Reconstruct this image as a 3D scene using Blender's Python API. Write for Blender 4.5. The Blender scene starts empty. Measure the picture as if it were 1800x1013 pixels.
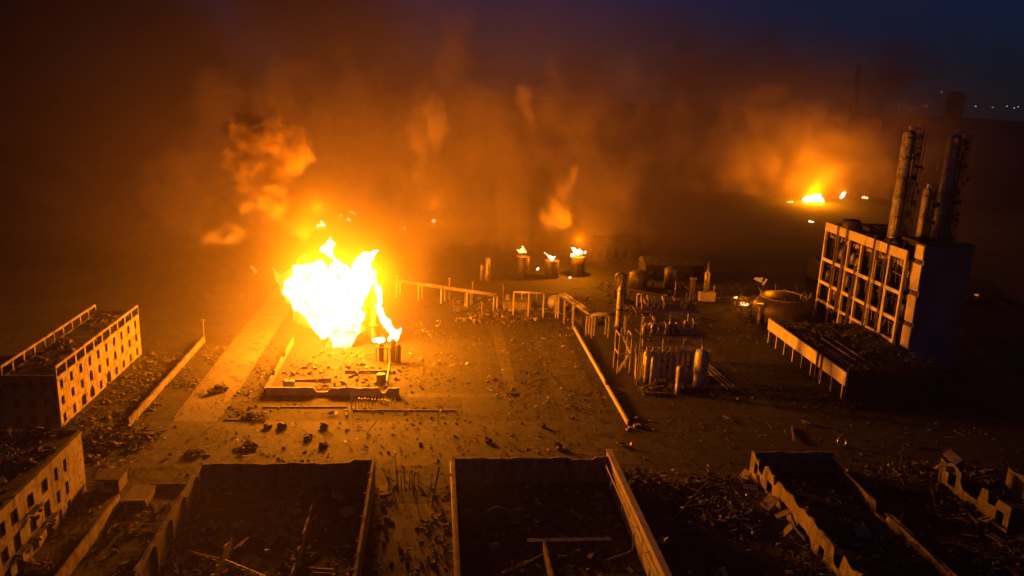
import bpy, bmesh, math, random
from mathutils import Vector, Matrix, noise
random.seed(7)
sc = bpy.context.scene
col = sc.collection

# ------------------------------------------------------------------ light and air settings
SKY_ELEV, SKY_STR = 5.0, 0.0145
FIRE_P, FIRE_C, SMALL_P = 1.25e6, (1, .245, .0), 0.55e6
HAZE_D, HAZE_G = 0.00006, 0.3
FLAME_S, LAMP_S = 1.25, 1.0

# ------------------------------------------------------------------ camera
CAM_H = 80.0
CAM_R = Matrix(((0.9949158579647204, -0.014445291444932264, -0.09966829548755735),
                (-0.0929619079459022, 0.24893133127736033, -0.964049415735282),
                (0.0387365362594758, 0.9684134064868949, 0.24632286717855953)))
# columns of CAM_R are the camera axes written as (world x, world y, world z) rows
cam = bpy.data.cameras.new('drone_camera')
cam.lens = 28.0; cam.sensor_width = 36.0; cam.sensor_fit = 'HORIZONTAL'
cam.clip_start = 0.5; cam.clip_end = 30000
camo = bpy.data.objects.new('drone_camera', cam); col.objects.link(camo)
camo.matrix_world = Matrix.Translation((0, 0, CAM_H)) @ CAM_R.to_4x4()
sc.camera = camo

# ------------------------------------------------------------------ dusk sky, exposure
w = bpy.data.worlds.new('World'); sc.world = w; w.use_nodes = True
nt = w.node_tree
sky = nt.nodes.new('ShaderNodeTexSky'); sky.sky_type = 'NISHITA'; sky.sun_disc = False
sky.sun_elevation = math.radians(SKY_ELEV); sky.sun_rotation = math.radians(180)
sky.altitude = 0; sky.air_density = 1.0; sky.dust_density = 0.0; sky.ozone_density = 10.0
bg = nt.nodes['Background']; bg.inputs['Strength'].default_value = SKY_STR
nt.links.new(sky.outputs[0], bg.inputs['Color'])
sc.view_settings.view_transform = 'Standard'; sc.view_settings.look = 'None'
sc.view_settings.exposure = 0.0; sc.view_settings.gamma = 1.0
cy = sc.cycles
cy.use_denoising = True; cy.use_adaptive_sampling = True; cy.adaptive_threshold = 0.06; cy.adaptive_min_samples = 16
cy.volume_step_rate = 1.0; cy.volume_max_steps = 256
cy.volume_bounces = 1; cy.max_bounces = 3; cy.diffuse_bounces = 2; cy.glossy_bounces = 2
cy.transparent_max_bounces = 24; cy.sample_clamp_indirect = 4.0; cy.use_light_tree = True
# ------------------------------------------------------------------ helpers
def mat(name, c1, c2=None, scale=0.4, rough=0.85, bump=0.3, c3=None, metal=0.0, fine=6.0, lo=.38, hi=.62):
    """Two or three blotchy base colours (soot, wear, rust) and fine relief, in object space."""
    m = bpy.data.materials.new(name); m.use_nodes = True; t = m.node_tree; b = t.nodes['Principled BSDF']
    N = lambda k: t.nodes.new('ShaderNode' + k); L = t.links.new
    c2 = c2 or tuple(x * .6 for x in c1)
    ge = N('NewGeometry')
    n = N('TexNoise'); n.inputs['Scale'].default_value = scale; n.inputs['Detail'].default_value = 6; n.inputs['Roughness'].default_value = .62
    L(ge.outputs['Position'], n.inputs['Vector'])
    r = N('ValToRGB'); e = r.color_ramp.elements
    e[0].position = lo; e[0].color = (*c2, 1); e[1].position = hi; e[1].color = (*c1, 1)
    L(n.outputs['Fac'], r.inputs['Fac']); out = r.outputs[0]
    if c3:
        n3 = N('TexNoise'); n3.inputs['Scale'].default_value = scale * 3.3; n3.inputs['Detail'].default_value = 5
        L(ge.outputs['Position'], n3.inputs['Vector'])
        r3 = N('ValToRGB'); r3.color_ramp.elements[0].position = .54; r3.color_ramp.elements[1].position = .64
        L(n3.outputs['Fac'], r3.inputs['Fac'])
        mx = N('MixRGB'); L(r3.outputs[0], mx.inputs[0]); L(out, mx.inputs[1]); mx.inputs[2].default_value = (*c3, 1); out = mx.outputs[0]
    L(out, b.inputs['Base Color']); b.inputs['Roughness'].default_value = rough; b.inputs['Metallic'].default_value = metal
    if bump:
        n2 = N('TexNoise'); n2.inputs['Scale'].default_value = fine; n2.inputs['Detail'].default_value = 5
        L(ge.outputs['Position'], n2.inputs['Vector'])
        bp = N('Bump'); bp.inputs['Strength'].default_value = bump; bp.inputs['Distance'].default_value = .12
        L(n2.outputs['Fac'], bp.inputs['Height']); L(bp.outputs[0], b.inputs['Normal'])
    return m

def emit_mat(name, color, strength):
    m = bpy.data.materials.new(name); m.use_nodes = True; t = m.node_tree; t.nodes.clear()
    o = t.nodes.new('ShaderNodeOutputMaterial'); e = t.nodes.new('ShaderNodeEmission')
    e.inputs['Color'].default_value = (*color, 1); e.inputs['Strength'].default_value = strength
    t.links.new(e.outputs[0], o.inputs['Surface']); return m

FACADE = mat('ochre_render', (.27, .23, .165), (.20, .165, .115), .25, .9, .25, (.11, .085, .06))
def sooted(m, sx=.55, lo=.50, hi=.66, col_=(.045, .036, .028)):
    t = m.node_tree; b = t.nodes['Principled BSDF']; src = b.inputs['Base Color'].links[0].from_socket
    ge = t.nodes.new('ShaderNodeNewGeometry'); mp = t.nodes.new('ShaderNodeMapping'); mp.inputs['Scale'].default_value = (sx, sx, .16)
    n = t.nodes.new('ShaderNodeTexNoise'); n.inputs['Scale'].default_value = 1.0; n.inputs['Detail'].default_value = 6; n.inputs['Roughness'].default_value = .6
    r = t.nodes.new('ShaderNodeMapRange'); r.inputs['From Min'].default_value = lo; r.inputs['From Max'].default_value = hi; r.inputs['To Max'].default_value = .8
    mx = t.nodes.new('ShaderNodeMixRGB'); mx.inputs[2].default_value = (*col_, 1); L = t.links.new
    L(ge.outputs['Position'], mp.inputs['Vector']); L(mp.outputs[0], n.inputs['Vector']); L(n.outputs['Fac'], r.inputs['Value']); L(r.outputs[0], mx.inputs[0]); L(src, mx.inputs[1]); L(mx.outputs[0], b.inputs['Base Color'])
    return m
SOOTED = sooted(FACADE)
CONC = mat('sooty_concrete', (.15, .132, .115), (.085, .075, .066), .3, .9, .5, (.05, .045, .04))
WALLM = mat('smoked_wall', (.15, .132, .115), (.09, .078, .068), .22, .9, .5, (.05, .045, .04))
LIGHTC = mat('pale_concrete', (.44, .40, .35), (.32, .285, .24), .5, .85, .3)
STEEL = mat('sooty_steel', (.13, .115, .10), (.06, .05, .045), .8, .55, .2, (.16, .08, .04), .4)
PIPEM = mat('dull_pipe', (.40, .36, .31), (.24, .21, .18), .6, .42, .1, (.14, .08, .05), .35)
VESSEL = mat('grey_vessel', (.50, .48, .455), (.34, .32, .30), .35, .45, .08, (.18, .13, .10), .15)
ROOF = mat('charred_roof', (.06, .052, .046), (.03, .026, .023), .4, .95, .8, (.10, .08, .06))
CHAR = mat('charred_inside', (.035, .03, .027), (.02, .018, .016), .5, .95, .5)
RUBBLE = mat('rubble', (.15, .13, .11), (.045, .039, .034), .7, .9, .4, (.08, .06, .04))
SHEET = mat('bent_sheet', (.38, .36, .34), (.2, .18, .17), .8, .45, .2, None, .3)

class MB:
    def __init__(s): s.v = []; s.f = []
    def quadstrip(s, rings, close=True, cap=True):
        n = len(rings[0]); b = len(s.v)
        for r in rings: s.v += [tuple(p) for p in r]
        for i in range(len(rings) - 1):
            for j in range(n):
                k = (j + 1) % n
                s.f.append((b + i * n + j, b + i * n + k, b + (i + 1) * n + k, b + (i + 1) * n + j))
        if cap:
            s.f.append(tuple(b + j for j in reversed(range(n)))); e = b + (len(rings) - 1) * n
            s.f.append(tuple(e + j for j in range(n)))
        return s
    def box(s, x0, y0, z0, x1, y1, z1):
        if x0 > x1: x0, x1 = x1, x0
        if y0 > y1: y0, y1 = y1, y0
        if z0 > z1: z0, z1 = z1, z0
        return s.quadstrip([[(x0, y0, z0), (x1, y0, z0), (x1, y1, z0), (x0, y1, z0)], [(x0, y0, z1), (x1, y0, z1), (x1, y1, z1), (x0, y1, z1)]])
    def mbox(s, size, M):
        a, b, c = size[0] / 2, size[1] / 2, size[2] / 2
        q = [(-a, -b), (a, -b), (a, b), (-a, b)]
        return s.quadstrip([[M @ Vector((x, y, z)) for x, y in q] for z in (-c, c)])
    def bar(s, p, q, r, r2=None, n=8):
        p, q = Vector(p), Vector(q); d = (q - p); M = d.to_track_quat('Z', 'Y').to_matrix()
        r2 = r if r2 is None else r2
        def ring(c, rr): return [c + M @ Vector((rr * math.cos(2 * math.pi * (k + .5) / n), rr * math.sin(2 * math.pi * (k + .5) / n), 0)) for k in range(n)]
        return s.quadstrip([ring(p, r), ring(q, r2)])
    def tube(s, pts, r, n=8):
        for a, b in zip(pts, pts[1:]): s.bar(a, b, r, None, n)
        return s
    def lathe(s, c, prof, n=16):
        c = Vector(c)
        return s.quadstrip([[c + Vector((r * math.cos(2 * math.pi * k / n), r * math.sin(2 * math.pi * k / n), z)) for k in range(n)] for r, z in prof])
    def build(s, name, m, parent=None, smooth=False):
        me = bpy.data.meshes.new(name); me.from_pydata(s.v, [], s.f); me.update()
        bm = bmesh.new(); bm.from_mesh(me); bmesh.ops.recalc_face_normals(bm, faces=bm.faces); bm.to_mesh(me); bm.free()
        if smooth: me.polygons.foreach_set('use_smooth', [len(p.vertices) == 4 for p in me.polygons])
        me.materials.append(m); o = bpy.data.objects.new(name, me); col.objects.link(o)
        if parent: o.parent = parent; o.matrix_parent_inverse = Matrix.Translation(parent.location).inverted()
        return o

def tag(o, label, cat, group=None):
    o['label'] = label; o['category'] = cat
    if group: o['group'] = group
    return o
def thing(name, label, cat, loc=(0, 0, 0), group=None):
    o = bpy.data.objects.new(name, None); o.empty_display_size = .5; col.objects.link(o); o.location = loc
    return tag(o, label, cat, group)
def struct(o): o['kind'] = 'structure'; return o
def stuff(o): o['kind'] = 'stuff'; return o
def child_copy(src, parent, loc):
    """another child that shares SRC's mesh; LOC in world metres"""
    o = src.copy(); col.objects.link(o); o.parent = parent; o.matrix_parent_inverse = Matrix.Translation(parent.location).inverted()
    o.location = loc; return o
def copy_tree(src, loc, label=None):
    r = src.copy(); col.objects.link(r); r.location = loc
    if label: r['label'] = label
    for ch in src.children:
        c = ch.copy(); col.objects.link(c); c.parent = r
        for g in ch.children:
            d = g.copy(); col.objects.link(d); d.parent = c
    return r
def local_part(mb, name, m, parent, smooth=False):
    """part written in the thing's own coordinates (so the thing can be copied)"""
    o = mb.build(name, m, None, smooth); o.parent = parent; return o

def ray(px, py):
    r = CAM_R @ Vector((px - 900, -(py - 506.5), -1400)); return r
def at(px, py, Y):
    r = ray(px, py); return r * (Y / r.y) + Vector((0, 0, CAM_H))
def ground(px, py, z=0):
    r = ray(px, py); return r * ((z - CAM_H) / r.z) + Vector((0, 0, CAM_H))

def holed_wall(axis, fixed, thick, u0, u1, z0, z1, holes, top=None):
    """wall with real openings. axis 'x': runs along X at Y=fixed..fixed+thick; 'y': runs along Y at X=fixed..fixed+thick.
    holes: (ua, ub, za, zb). top(u) gives a ragged top height."""
    us = sorted({u0, u1, *[h[0] for h in holes], *[h[1] for h in holes]}); zs = sorted({z0, z1, *[h[2] for h in holes], *[h[3] for h in holes]})
    us = [u for u in us if u0 <= u <= u1]; zs = [z for z in zs if z0 <= z <= z1]
    def solid(i, j):
        if i < 0 or j < 0 or i >= len(us) - 1 or j >= len(zs) - 1: return False
        u, z = (us[i] + us[i + 1]) / 2, (zs[j] + zs[j + 1]) / 2
        return not any(h[0] < u < h[1] and h[2] < z < h[3] for h in holes)
    m = MB(); idx = {}
    def V(i, j, k):
        if (i, j, k) not in idx:
            d = fixed + (thick if k else 0); z = zs[j]
            if top and j == len(zs) - 1: z = top(us[i])
            idx[(i, j, k)] = len(m.v); m.v.append((us[i], d, z) if axis == 'x' else (d, us[i], z))
        return idx[(i, j, k)]
    for i in range(len(us) - 1):
        for j in range(len(zs) - 1):
            if not solid(i, j): continue
            for k in (0, 1): m.f.append((V(i, j, k), V(i + 1, j, k), V(i + 1, j + 1, k), V(i, j + 1, k)))
            if not solid(i - 1, j): m.f.append((V(i, j, 0), V(i, j + 1, 0), V(i, j + 1, 1), V(i, j, 1)))
            if not solid(i + 1, j): m.f.append((V(i + 1, j, 0), V(i + 1, j + 1, 0), V(i + 1, j + 1, 1), V(i + 1, j, 1)))
            if not solid(i, j - 1): m.f.append((V(i, j, 0), V(i + 1, j, 0), V(i + 1, j, 1), V(i, j, 1)))
            if not solid(i, j + 1): m.f.append((V(i, j + 1, 0), V(i + 1, j + 1, 0), V(i + 1, j + 1, 1), V(i, j + 1, 1)))
    return m

def chunk(m, c, s, rnd):
    """one broken piece: an uneven, tilted block"""
    R = Matrix.Rotation(rnd.uniform(0, 6.28), 3, 'Z') @ Matrix.Rotation(rnd.gauss(0, .35), 3, 'X') @ Matrix.Rotation(rnd.gauss(0, .35), 3, 'Y')
    b = len(m.v)
    for z in (-.5, .5):
        for x, y in ((-.5, -.5), (.5, -.5), (.5, .5), (-.5, .5)):
            m.v.append(tuple(Vector(c) + R @ Vector(((x + rnd.uniform(-.2, .2)) * s[0], (y + rnd.uniform(-.2, .2)) * s[1], (z + rnd.uniform(-.2, .2)) * s[2]))))
    for f in ((3, 2, 1, 0), (4, 5, 6, 7), (0, 1, 5, 4), (1, 2, 6, 5), (2, 3, 7, 6), (3, 0, 4, 7)): m.f.append(tuple(b + k for k in f))

def rubble(name, label, area, n, size=(.2, 1.1), z=0.0, m=None, seed=1, heap=0.0, clump=0.08, sticks=.12, parent=None):
    """broken stuff nobody could count, heaped in clumps over the rectangle AREA = x0, y0, x1, y1"""
    rnd = random.Random(seed); mb = MB(); x0, y0, x1, y1 = area; k = 0; tries = 0
    while k < n and tries < n * 30:
        tries += 1
        x, y = rnd.uniform(x0, x1), rnd.uniform(y0, y1)
        d = noise.noise(Vector((x * clump, y * clump, seed * 7.3))) * .5 + .5
        if rnd.random() > max(0, (d - .32) * 2.6) ** 1.6: continue
        s = size[0] + (size[1] - size[0]) * rnd.random() ** 3
        zz = z + heap * max(0, d - .4) * 3 * rnd.random()
        if rnd.random() < sticks:
            L_ = s * rnd.uniform(2, 5); a = rnd.uniform(0, 6.28); e = rnd.gauss(0, .35)
            p = Vector((x, y, zz + .15)); q = p + Vector((math.cos(a) * L_, math.sin(a) * L_, abs(e) * L_))
            mb.bar(p, q, .05 + .05 * rnd.random(), None, 4)
        else:
            f = rnd.choice(((1, .8, .7), (1, .7, .25), (1.3, .5, .4), (1.4, 1, .15)))
            chunk(mb, (x, y, zz + s * f[2] * .35), (s * f[0], s * f[1], s * f[2]), rnd)
        k += 1
    o = mb.build(name, m or RUBBLE, parent); o['kind'] = 'stuff'
    if not parent: o['label'] = label; o['category'] = 'rubble'
    return o
# ------------------------------------------------------------------ air and smoke
def volume_mat(name, density, color, aniso=0.0):
    m = bpy.data.materials.new(name); m.use_nodes = True; t = m.node_tree; t.nodes.clear()
    out = t.nodes.new('ShaderNodeOutputMaterial'); pv = t.nodes.new('ShaderNodeVolumePrincipled')
    t.links.new(pv.outputs[0], out.inputs['Volume'])
    pv.inputs['Density'].default_value = density; pv.inputs['Color'].default_value = (*color, 1)
    pv.inputs['Anisotropy'].default_value = aniso
    return m, t, pv

def smoke_mat(name, density, color, size, lo, hi, stretch=(1, 1, 1), inner=0.3, detail=4.0, rough=0.55,
              aniso=0.1, seed=0.0, warp=0.0, step=1.0, base=0.0, erode=.45):
    """Billowing density: noise in world metres between the thresholds LO and HI, fading out towards the hull."""
    m, t, pv = volume_mat(name, 0, color, aniso)
    N = lambda k: t.nodes.new('ShaderNode' + k)
    L = t.links.new
    tc = N('TexCoord'); ln = N('VectorMath'); ln.operation = 'LENGTH'; L(tc.outputs['Object'], ln.inputs[0])
    fall = N('MapRange'); fall.interpolation_type = 'SMOOTHSTEP'
    fall.inputs['From Min'].default_value = inner; fall.inputs['From Max'].default_value = 1.0
    fall.inputs['To Min'].default_value = 1.0; fall.inputs['To Max'].default_value = 0.0
    L(ln.outputs['Value'], fall.inputs['Value'])
    ge = N('NewGeometry'); mp = N('Mapping'); L(ge.outputs['Position'], mp.inputs['Vector'])
    mp.inputs['Location'].default_value = (seed * 3.1, seed * 1.7, seed)
    mp.inputs['Scale'].default_value = tuple(1.0 / (size * s) for s in stretch)
    vec = mp.outputs['Vector']
    if warp:
        n0 = N('TexNoise'); n0.inputs['Scale'].default_value = 0.8; n0.inputs['Detail'].default_value = 1.0
        L(vec, n0.inputs['Vector'])
        ma = N('VectorMath'); ma.operation = 'MULTIPLY_ADD'; ma.inputs[1].default_value = (warp,) * 3
        L(n0.outputs['Color'], ma.inputs[0]); L(vec, ma.inputs[2]); vec = ma.outputs[0]
    n1 = N('TexNoise'); n1.inputs['Scale'].default_value = 1.0; n1.inputs['Detail'].default_value = detail
    n1.inputs['Roughness'].default_value = rough
    L(vec, n1.inputs['Vector'])
    # the hull's falloff lowers the noise, so the outline itself breaks up into billows
    s1 = N('Math'); s1.operation = 'SUBTRACT'; s1.inputs[0].default_value = 1.0; L(fall.outputs[0], s1.inputs[1])
    s2 = N('Math'); s2.operation = 'MULTIPLY_ADD'; s2.inputs[1].default_value = -erode
    L(s1.outputs[0], s2.inputs[0]); L(n1.outputs['Fac'], s2.inputs[2])
    mr = N('MapRange'); mr.interpolation_type = 'SMOOTHSTEP'
    mr.inputs['From Min'].default_value = lo; mr.inputs['From Max'].default_value = hi
    mr.inputs['To Min'].default_value = base * density; mr.inputs['To Max'].default_value = density
    L(s2.outputs[0], mr.inputs['Value'])
    mu = N('Math'); mu.operation = 'MULTIPLY'; L(mr.outputs[0], mu.inputs[0]); L(fall.outputs[0], mu.inputs[1])
    L(mu.outputs[0], pv.inputs['Density'])
    m.cycles.volume_step_rate = step
    return m

def smoke_hull(name, loc, rad, mat, label, rot=(0, 0, 0)):
    bm = bmesh.new(); bmesh.ops.create_icosphere(bm, subdivisions=3, radius=1.0)
    W = Matrix.Translation(loc) @ Matrix.Rotation(rot[1], 4, 'Y') @ Matrix.Diagonal((*rad, 1)); Wi = W.inverted()
    for v in bm.verts:                                   # flat foot just under the ground, above the haze's own floor
        q = W @ v.co
        if q.z < -.2: q.z = -.2 - .8 * (loc[0] % 1.0 + abs(loc[1]) % 7) / 8; v.co = Wi @ q
    me = bpy.data.meshes.new(name); bm.to_mesh(me); bm.free(); me.materials.append(mat)
    o = bpy.data.objects.new(name, me); col.objects.link(o)
    o.location = loc; o.scale = rad; o.rotation_euler = rot
    o['kind'] = 'stuff'; o['label'] = label; o['category'] = 'smoke'
    return o

def box_mesh(name, lo, hi):
    bm = bmesh.new(); bmesh.ops.create_cube(bm, size=1.0)
    for v in bm.verts:
        v.co = Vector([lo[i] + (v.co[i] + .5) * (hi[i] - lo[i]) for i in range(3)])
    me = bpy.data.meshes.new(name); bm.to_mesh(me); bm.free(); return me

me = box_mesh('haze', (-3200, -250, -1.5), (3200, 5200, 430))
me.materials.append(volume_mat('haze_air', HAZE_D, (.80, .62, .50), HAZE_G)[0])
haze = bpy.data.objects.new('haze', me); col.objects.link(haze); haze['kind'] = 'stuff'
haze['label'] = 'thin smoky night air over the whole burning works'; haze['category'] = 'haze'

SMK = (.88, .72, .50)
DARKSMK = (.50, .37, .26)
smoke_hull('smoke_bank', (-330, 820, 60), (520, 230, 330),
           smoke_mat('night_smoke', .017, (.40, .28, .20), 110, .36, .54, (1, 1.5, 1.1), .35, 3, .55, seed=13, step=.9, base=.1, warp=.8, erode=.35),
           'vast dark smoke pall covering the sky on the left')
smoke_hull('smoke_bank', (-38, 228, 18), (112, 92, 68),
           smoke_mat('glowing_smoke', .0047, SMK, 40, .32, .60, (1, 1, 1.4), .0, 2, seed=3, step=1.4, base=.3),
           'thin brown smoke glowing orange all round the largest fire')
smoke_hull('smoke_bank', (-32, 238, 20), (32, 24, 28),
           smoke_mat('hot_smoke', .004, SMK, 14, .30, .60, (1, 1, 1.2), .0, 3, seed=9, step=1.2, base=.2),
           'hot thick smoke hugging the largest fire as an amber halo')
smoke_hull('smoke_bank', (-10, 400, 40), (270, 95, 125),
           smoke_mat('smoke_curtain', .030, SMK, 34, .43, .55, (1, 1.4, 1.3), .2, 3, .62, seed=5, step=.5, base=.18, warp=.9, erode=.3),
           'wide bank of orange lit smoke billowing behind the largest fire')
for loc, rad, rot, sd, lab_ in (((-2, 318, 54), (24, 20, 40), 8, 31, 'broad orange smoke column standing over the single ember fire'),
                           ((36, 335, 66), (15, 14, 48), -4, 37, 'narrow orange smoke streak rising highest behind the burning tanks'),
                           ((58, 346, 32), (22, 16, 36), 6, 41, 'smoke column rising from the three small burning tanks')):
    smoke_hull('smoke_plume', loc, rad, smoke_mat('tall_smoke', .13, SMK, 15, .45, .55, (1, 1, 1.5), .1, 5, .64, seed=sd, warp=.8, step=.25, erode=.33), lab_, (0, math.radians(rot), 0))
smoke_hull('smoke_plume', (-49, 243, 58), (24, 18, 35),
           smoke_mat('dark_smoke', .30, DARKSMK, 9, .42, .53, (1, 1, .9), .2, 7, .66, seed=17, warp=.6, step=.12, erode=.32),
           'dense billowing dark smoke column rising above the largest fire', (0, math.radians(-14), 0))
smoke_hull('smoke_plume', (-41, 244, 40), (17, 12, 17),
           smoke_mat('root_smoke', .15, (.24, .155, .09), 8, .42, .53, (1, 1, .9), .2, 6, .66, seed=23, warp=.6, step=.15, erode=.32),
           'dark smoke root curling out of the top of the largest fire')
smoke_hull('smoke_plume', (-63, 246, 32), (18, 9, 8),
           smoke_mat('low_smoke', .06, SMK, 7, .43, .54, (1.3, 1, .8), .1, 6, .66, seed=4, warp=.6, step=.15, erode=.35),
           'low bright smoke tuft drifting left from the top of the largest fire', (0, math.radians(-14), 0))
smoke_hull('smoke_plume', (310, 640, 36), (235, 85, 110),
           smoke_mat('far_smoke', .032, SMK, 36, .38, .58, (1, 1, 1.1), .1, 4, .6, seed=2, warp=.8, step=.45, base=.12, erode=.35),
           'wide glowing smoke above the distant fire behind the distillation towers')
smoke_hull('smoke_bank', (420, 1000, 70), (760, 150, 210),
           smoke_mat('drifting_smoke', .015, (.66, .52, .44), 80, .40, .60, (1, 1, .8), .2, 2, .55, seed=29, step=.9, base=.15, erode=.35),
           'thin drifting smoke veiling the horizon beyond the distant fire')
smoke_hull('smoke_bank', (-45, 124, 6), (105, 52, 34),
           smoke_mat('ground_smoke', .0016, SMK, 30, .32, .60, (1, 1, 1), .1, 2, seed=47, step=1.2, base=.3),
           'thin smoke drifting low over the roofless sheds in the foreground')
# ------------------------------------------------------------------ ground, roads, slabs
def ground_mat():
    m = mat('burnt_ground', (.030, .0255, .021), (.009, .008, .007), .045, .95, 0, (.010, .009, .008), lo=.38, hi=.64)
    t = m.node_tree; b = t.nodes['Principled BSDF']; ge = t.nodes['Geometry'] if 'Geometry' in t.nodes else t.nodes.new('ShaderNodeNewGeometry')
    hs = None
    for sc_, st in ((.35, .5), (1.6, .35), (6, .2)):
        n = t.nodes.new('ShaderNodeTexNoise'); n.inputs['Scale'].default_value = sc_; n.inputs['Detail'].default_value = 4
        t.links.new(ge.outputs['Position'], n.inputs['Vector'])
        bp = t.nodes.new('ShaderNodeBump'); bp.inputs['Strength'].default_value = st; bp.inputs['Distance'].default_value = .8 / sc_ * .35
        t.links.new(n.outputs['Fac'], bp.inputs['Height'])
        if hs: t.links.new(hs.outputs[0], bp.inputs['Normal'])
        hs = bp
    t.links.new(hs.outputs[0], b.inputs['Normal'])
    return m
def sheet(name, x0, y0, x1, y1, z, m):
    mb = MB(); mb.v = [(x0, y0, z), (x1, y0, z), (x1, y1, z), (x0, y1, z)]; mb.f = [(0, 1, 2, 3)]
    return struct(mb.build(name, m))
GROUND = ground_mat()
PALER = mat('pale_road', (.12, .105, .09), (.08, .07, .06), .1, .9, .3, (.045, .04, .034), fine=2.5)
DARKP = mat('dark_asphalt', (.030, .027, .024), (.02, .018, .016), .3, .9, .3, (.045, .04, .035), fine=3)
ROADM = mat('dusty_road', (.056, .048, .040), (.018, .0155, .013), .2, .9, .5, (.085, .073, .06), fine=2.5)
SLABM = mat('concrete_slab', (.10, .09, .076), (.065, .057, .048), .15, .9, .3, (.04, .035, .03), fine=3)
sheet('ground', -3100, -200, 3100, 5100, 0, GROUND)
sheet('road', -66, 157.5, 46, 181, .008, ROADM)
sheet('road', 46.01, 157.5, 200, 181, .008, mat('dimmed_road', (.030, .026, .022), (.012, .0105, .009), .15, .9, .5, (.045, .039, .033), fine=2.5))  # right half of the road coloured darker for the fading firelight
sheet('road', -60.5, 181.01, -50.5, 420, .008, PALER)
sheet('asphalt', -57, 165.5, -42, 175.5, .014, DARKP)
sheet('asphalt', 8, 182, 32.6, 196, .006, DARKP)
sheet('road', 33, 181.01, 44.5, 266, .008, ROADM)
sheet('yard', -42.3, 197.66, -8.6, 262, .006, mat('darkened_yard', (.014, .012, .010), (.007, .006, .0055), .12, .9, .5, (.022, .018, .015), fine=2))  # floor colour taken near black to offset the fire's glare
sheet('pavement', -8.6, 108, 2.6, 141.5, .006, SLABM)
PLOT = mat('trampled_plot', (.026, .022, .018), (.010, .009, .008), .25, .95, .9, (.045, .038, .032), fine=1.6)
TRACK = mat('worn_track', (.062, .054, .045), (.04, .034, .029), .3, .9, .5, (.02, .017, .015), fine=2)
sheet('field', -49.8, 183, -43, 240, .004, PLOT)
sheet('field', -69, 183, -61.2, 240, .004, PLOT)
sheet('field', -6, 199, 20, 262, .004, PLOT)
sheet('path', 20.1, 182, 23.6, 262, .005, TRACK)
sheet('path', -6, 196.1, 32.5, 198.9, .005, TRACK)
sheet('path', 49, 183, 110, 187.5, .005, DARKP)
sheet('yard', 50, 190, 80, 232, .005, PLOT)
sheet('path', 86, 187.6, 91, 300, .005, TRACK)
# kerbs and drains along the road
for i, (x0, x1, y, gap) in enumerate(((-41.5, -20.8, 189.2, 0), (-19.2, 6, 187.0, 0), (-49, -42.4, 181.4, 0))):
    mb = MB(); mb.box(x0, y, 0, x1, y + .45, .3); struct(mb.build('kerb', CONC))
mb = MB(); mb.box(-50.3, 183, 0, -50.0, 300, .14); mb.box(-61, 183, 0, -60.7, 300, .14); struct(mb.build('kerb', CONC))
# ------------------------------------------------------------------ the two office blocks on the left
def window_mb(w_, h_, axis, mull=True):
    """a burnt-out frame: four bars, a mullion, a transom (origin at the opening's centre)"""
    m = MB(); t_, d = .07, .06
    def b(u0, u1, z0, z1):
        m.box(u0, -d, z0, u1, d, z1) if axis == 'x' else m.box(-d, u0, z0, d, u1, z1)
    b(-w_/2, w_/2, -h_/2, -h_/2 + t_); b(-w_/2, w_/2, h_/2 - t_, h_/2)
    b(-w_/2, -w_/2 + t_, -h_/2 + t_, h_/2 - t_); b(w_/2 - t_, w_/2, -h_/2 + t_, h_/2 - t_)
    if mull: b(-.03, .03, -h_/2 + t_, h_/2 - t_); b(-w_/2 + t_, -.03, h_*.18, h_*.18 + .05)
    return m
FRAMEM = mat('burnt_frame', (.05, .045, .04), (.03, .026, .024), 1, .8, 0)

A = thing('office_block', 'long ochre four storey block with its top storey blown open and rows of dark windows', 'building', (-90, 203, 0))
ax0, ax1, ay0, ay1 = -96.0, -84.0, 177.7, 229.2
pitch = (ay1 - ay0) / 10
rows = ((9.9, 2.3), (5.95, 2.2), (1.7, 2.2))
holes = []; cent = []; rw = random.Random(8)
for i in range(10):
    yc = ay0 + pitch * (i + .38)
    for k, (zc, hh) in enumerate(rows):
        if (k == 2 and i in (2, 3, 5)) or (k == 1 and i == 3):      # blown wider, no frame left
            a, b, c = rw.uniform(.8, 1.5), rw.uniform(.8, 1.7), rw.uniform(.1, .6)
            holes.append((yc - a, yc + b, zc - hh / 2 - c, zc + hh / 2 + rw.uniform(0, .3))); holes.append((yc - a * .5, yc + b * .4, zc + hh / 2 - .2, zc + hh / 2 + rw.uniform(.3, .8))); continue
        holes.append((yc - .75, yc + .75, zc - hh / 2, zc + hh / 2))
        if rw.random() < .8: cent.append((yc, zc))
    holes.append((ay0 + pitch * i + .38, ay0 + pitch * (i + 1) - .38, 12.15, 14.25))
holed_wall('y', ax1 - .45, .45, ay0, ay1, 0, 14.9, holes).build('facade', FACADE, A)
w0 = None
for k, (yc, zc) in enumerate(cent):
    if w0 is None:
        w0 = window_mb(1.5, 2.25, 'y').build('window', FRAMEM, A); w0.location = (ax1 - .3, yc, zc)
    else: child_copy(w0, A, (ax1 - .3, yc, zc))
rnd = random.Random(4)
bh = []
for i in range(10):
    bh.append((ay0 + pitch * i + .35, ay0 + pitch * (i + 1) - .35, 12.15, 14.3))
holed_wall('y', ax0, .4, ay0, ay1, 0, 14.9, bh + [(h[0], h[1], h[2], h[3]) for h in holes if h[3] < 12]).build('rear_wall', FACADE, A)
eh = []
for xc in (-93.2, -90, -86.9):
    for zc, hh in rows: eh.append((xc - .7, xc + .7, zc - hh / 2, zc + hh / 2))
holed_wall('x', ay0 + .01, .4, ax0 + .41, ax1 - .46, 0, 12.6, eh).build('end_wall', WALLM, A)
holed_wall('x', ay1 - .41, .4, ax0 + .41, ax1 - .46, 0, 13.2, eh).build('end_wall', WALLM, A)
e0 = None
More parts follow.
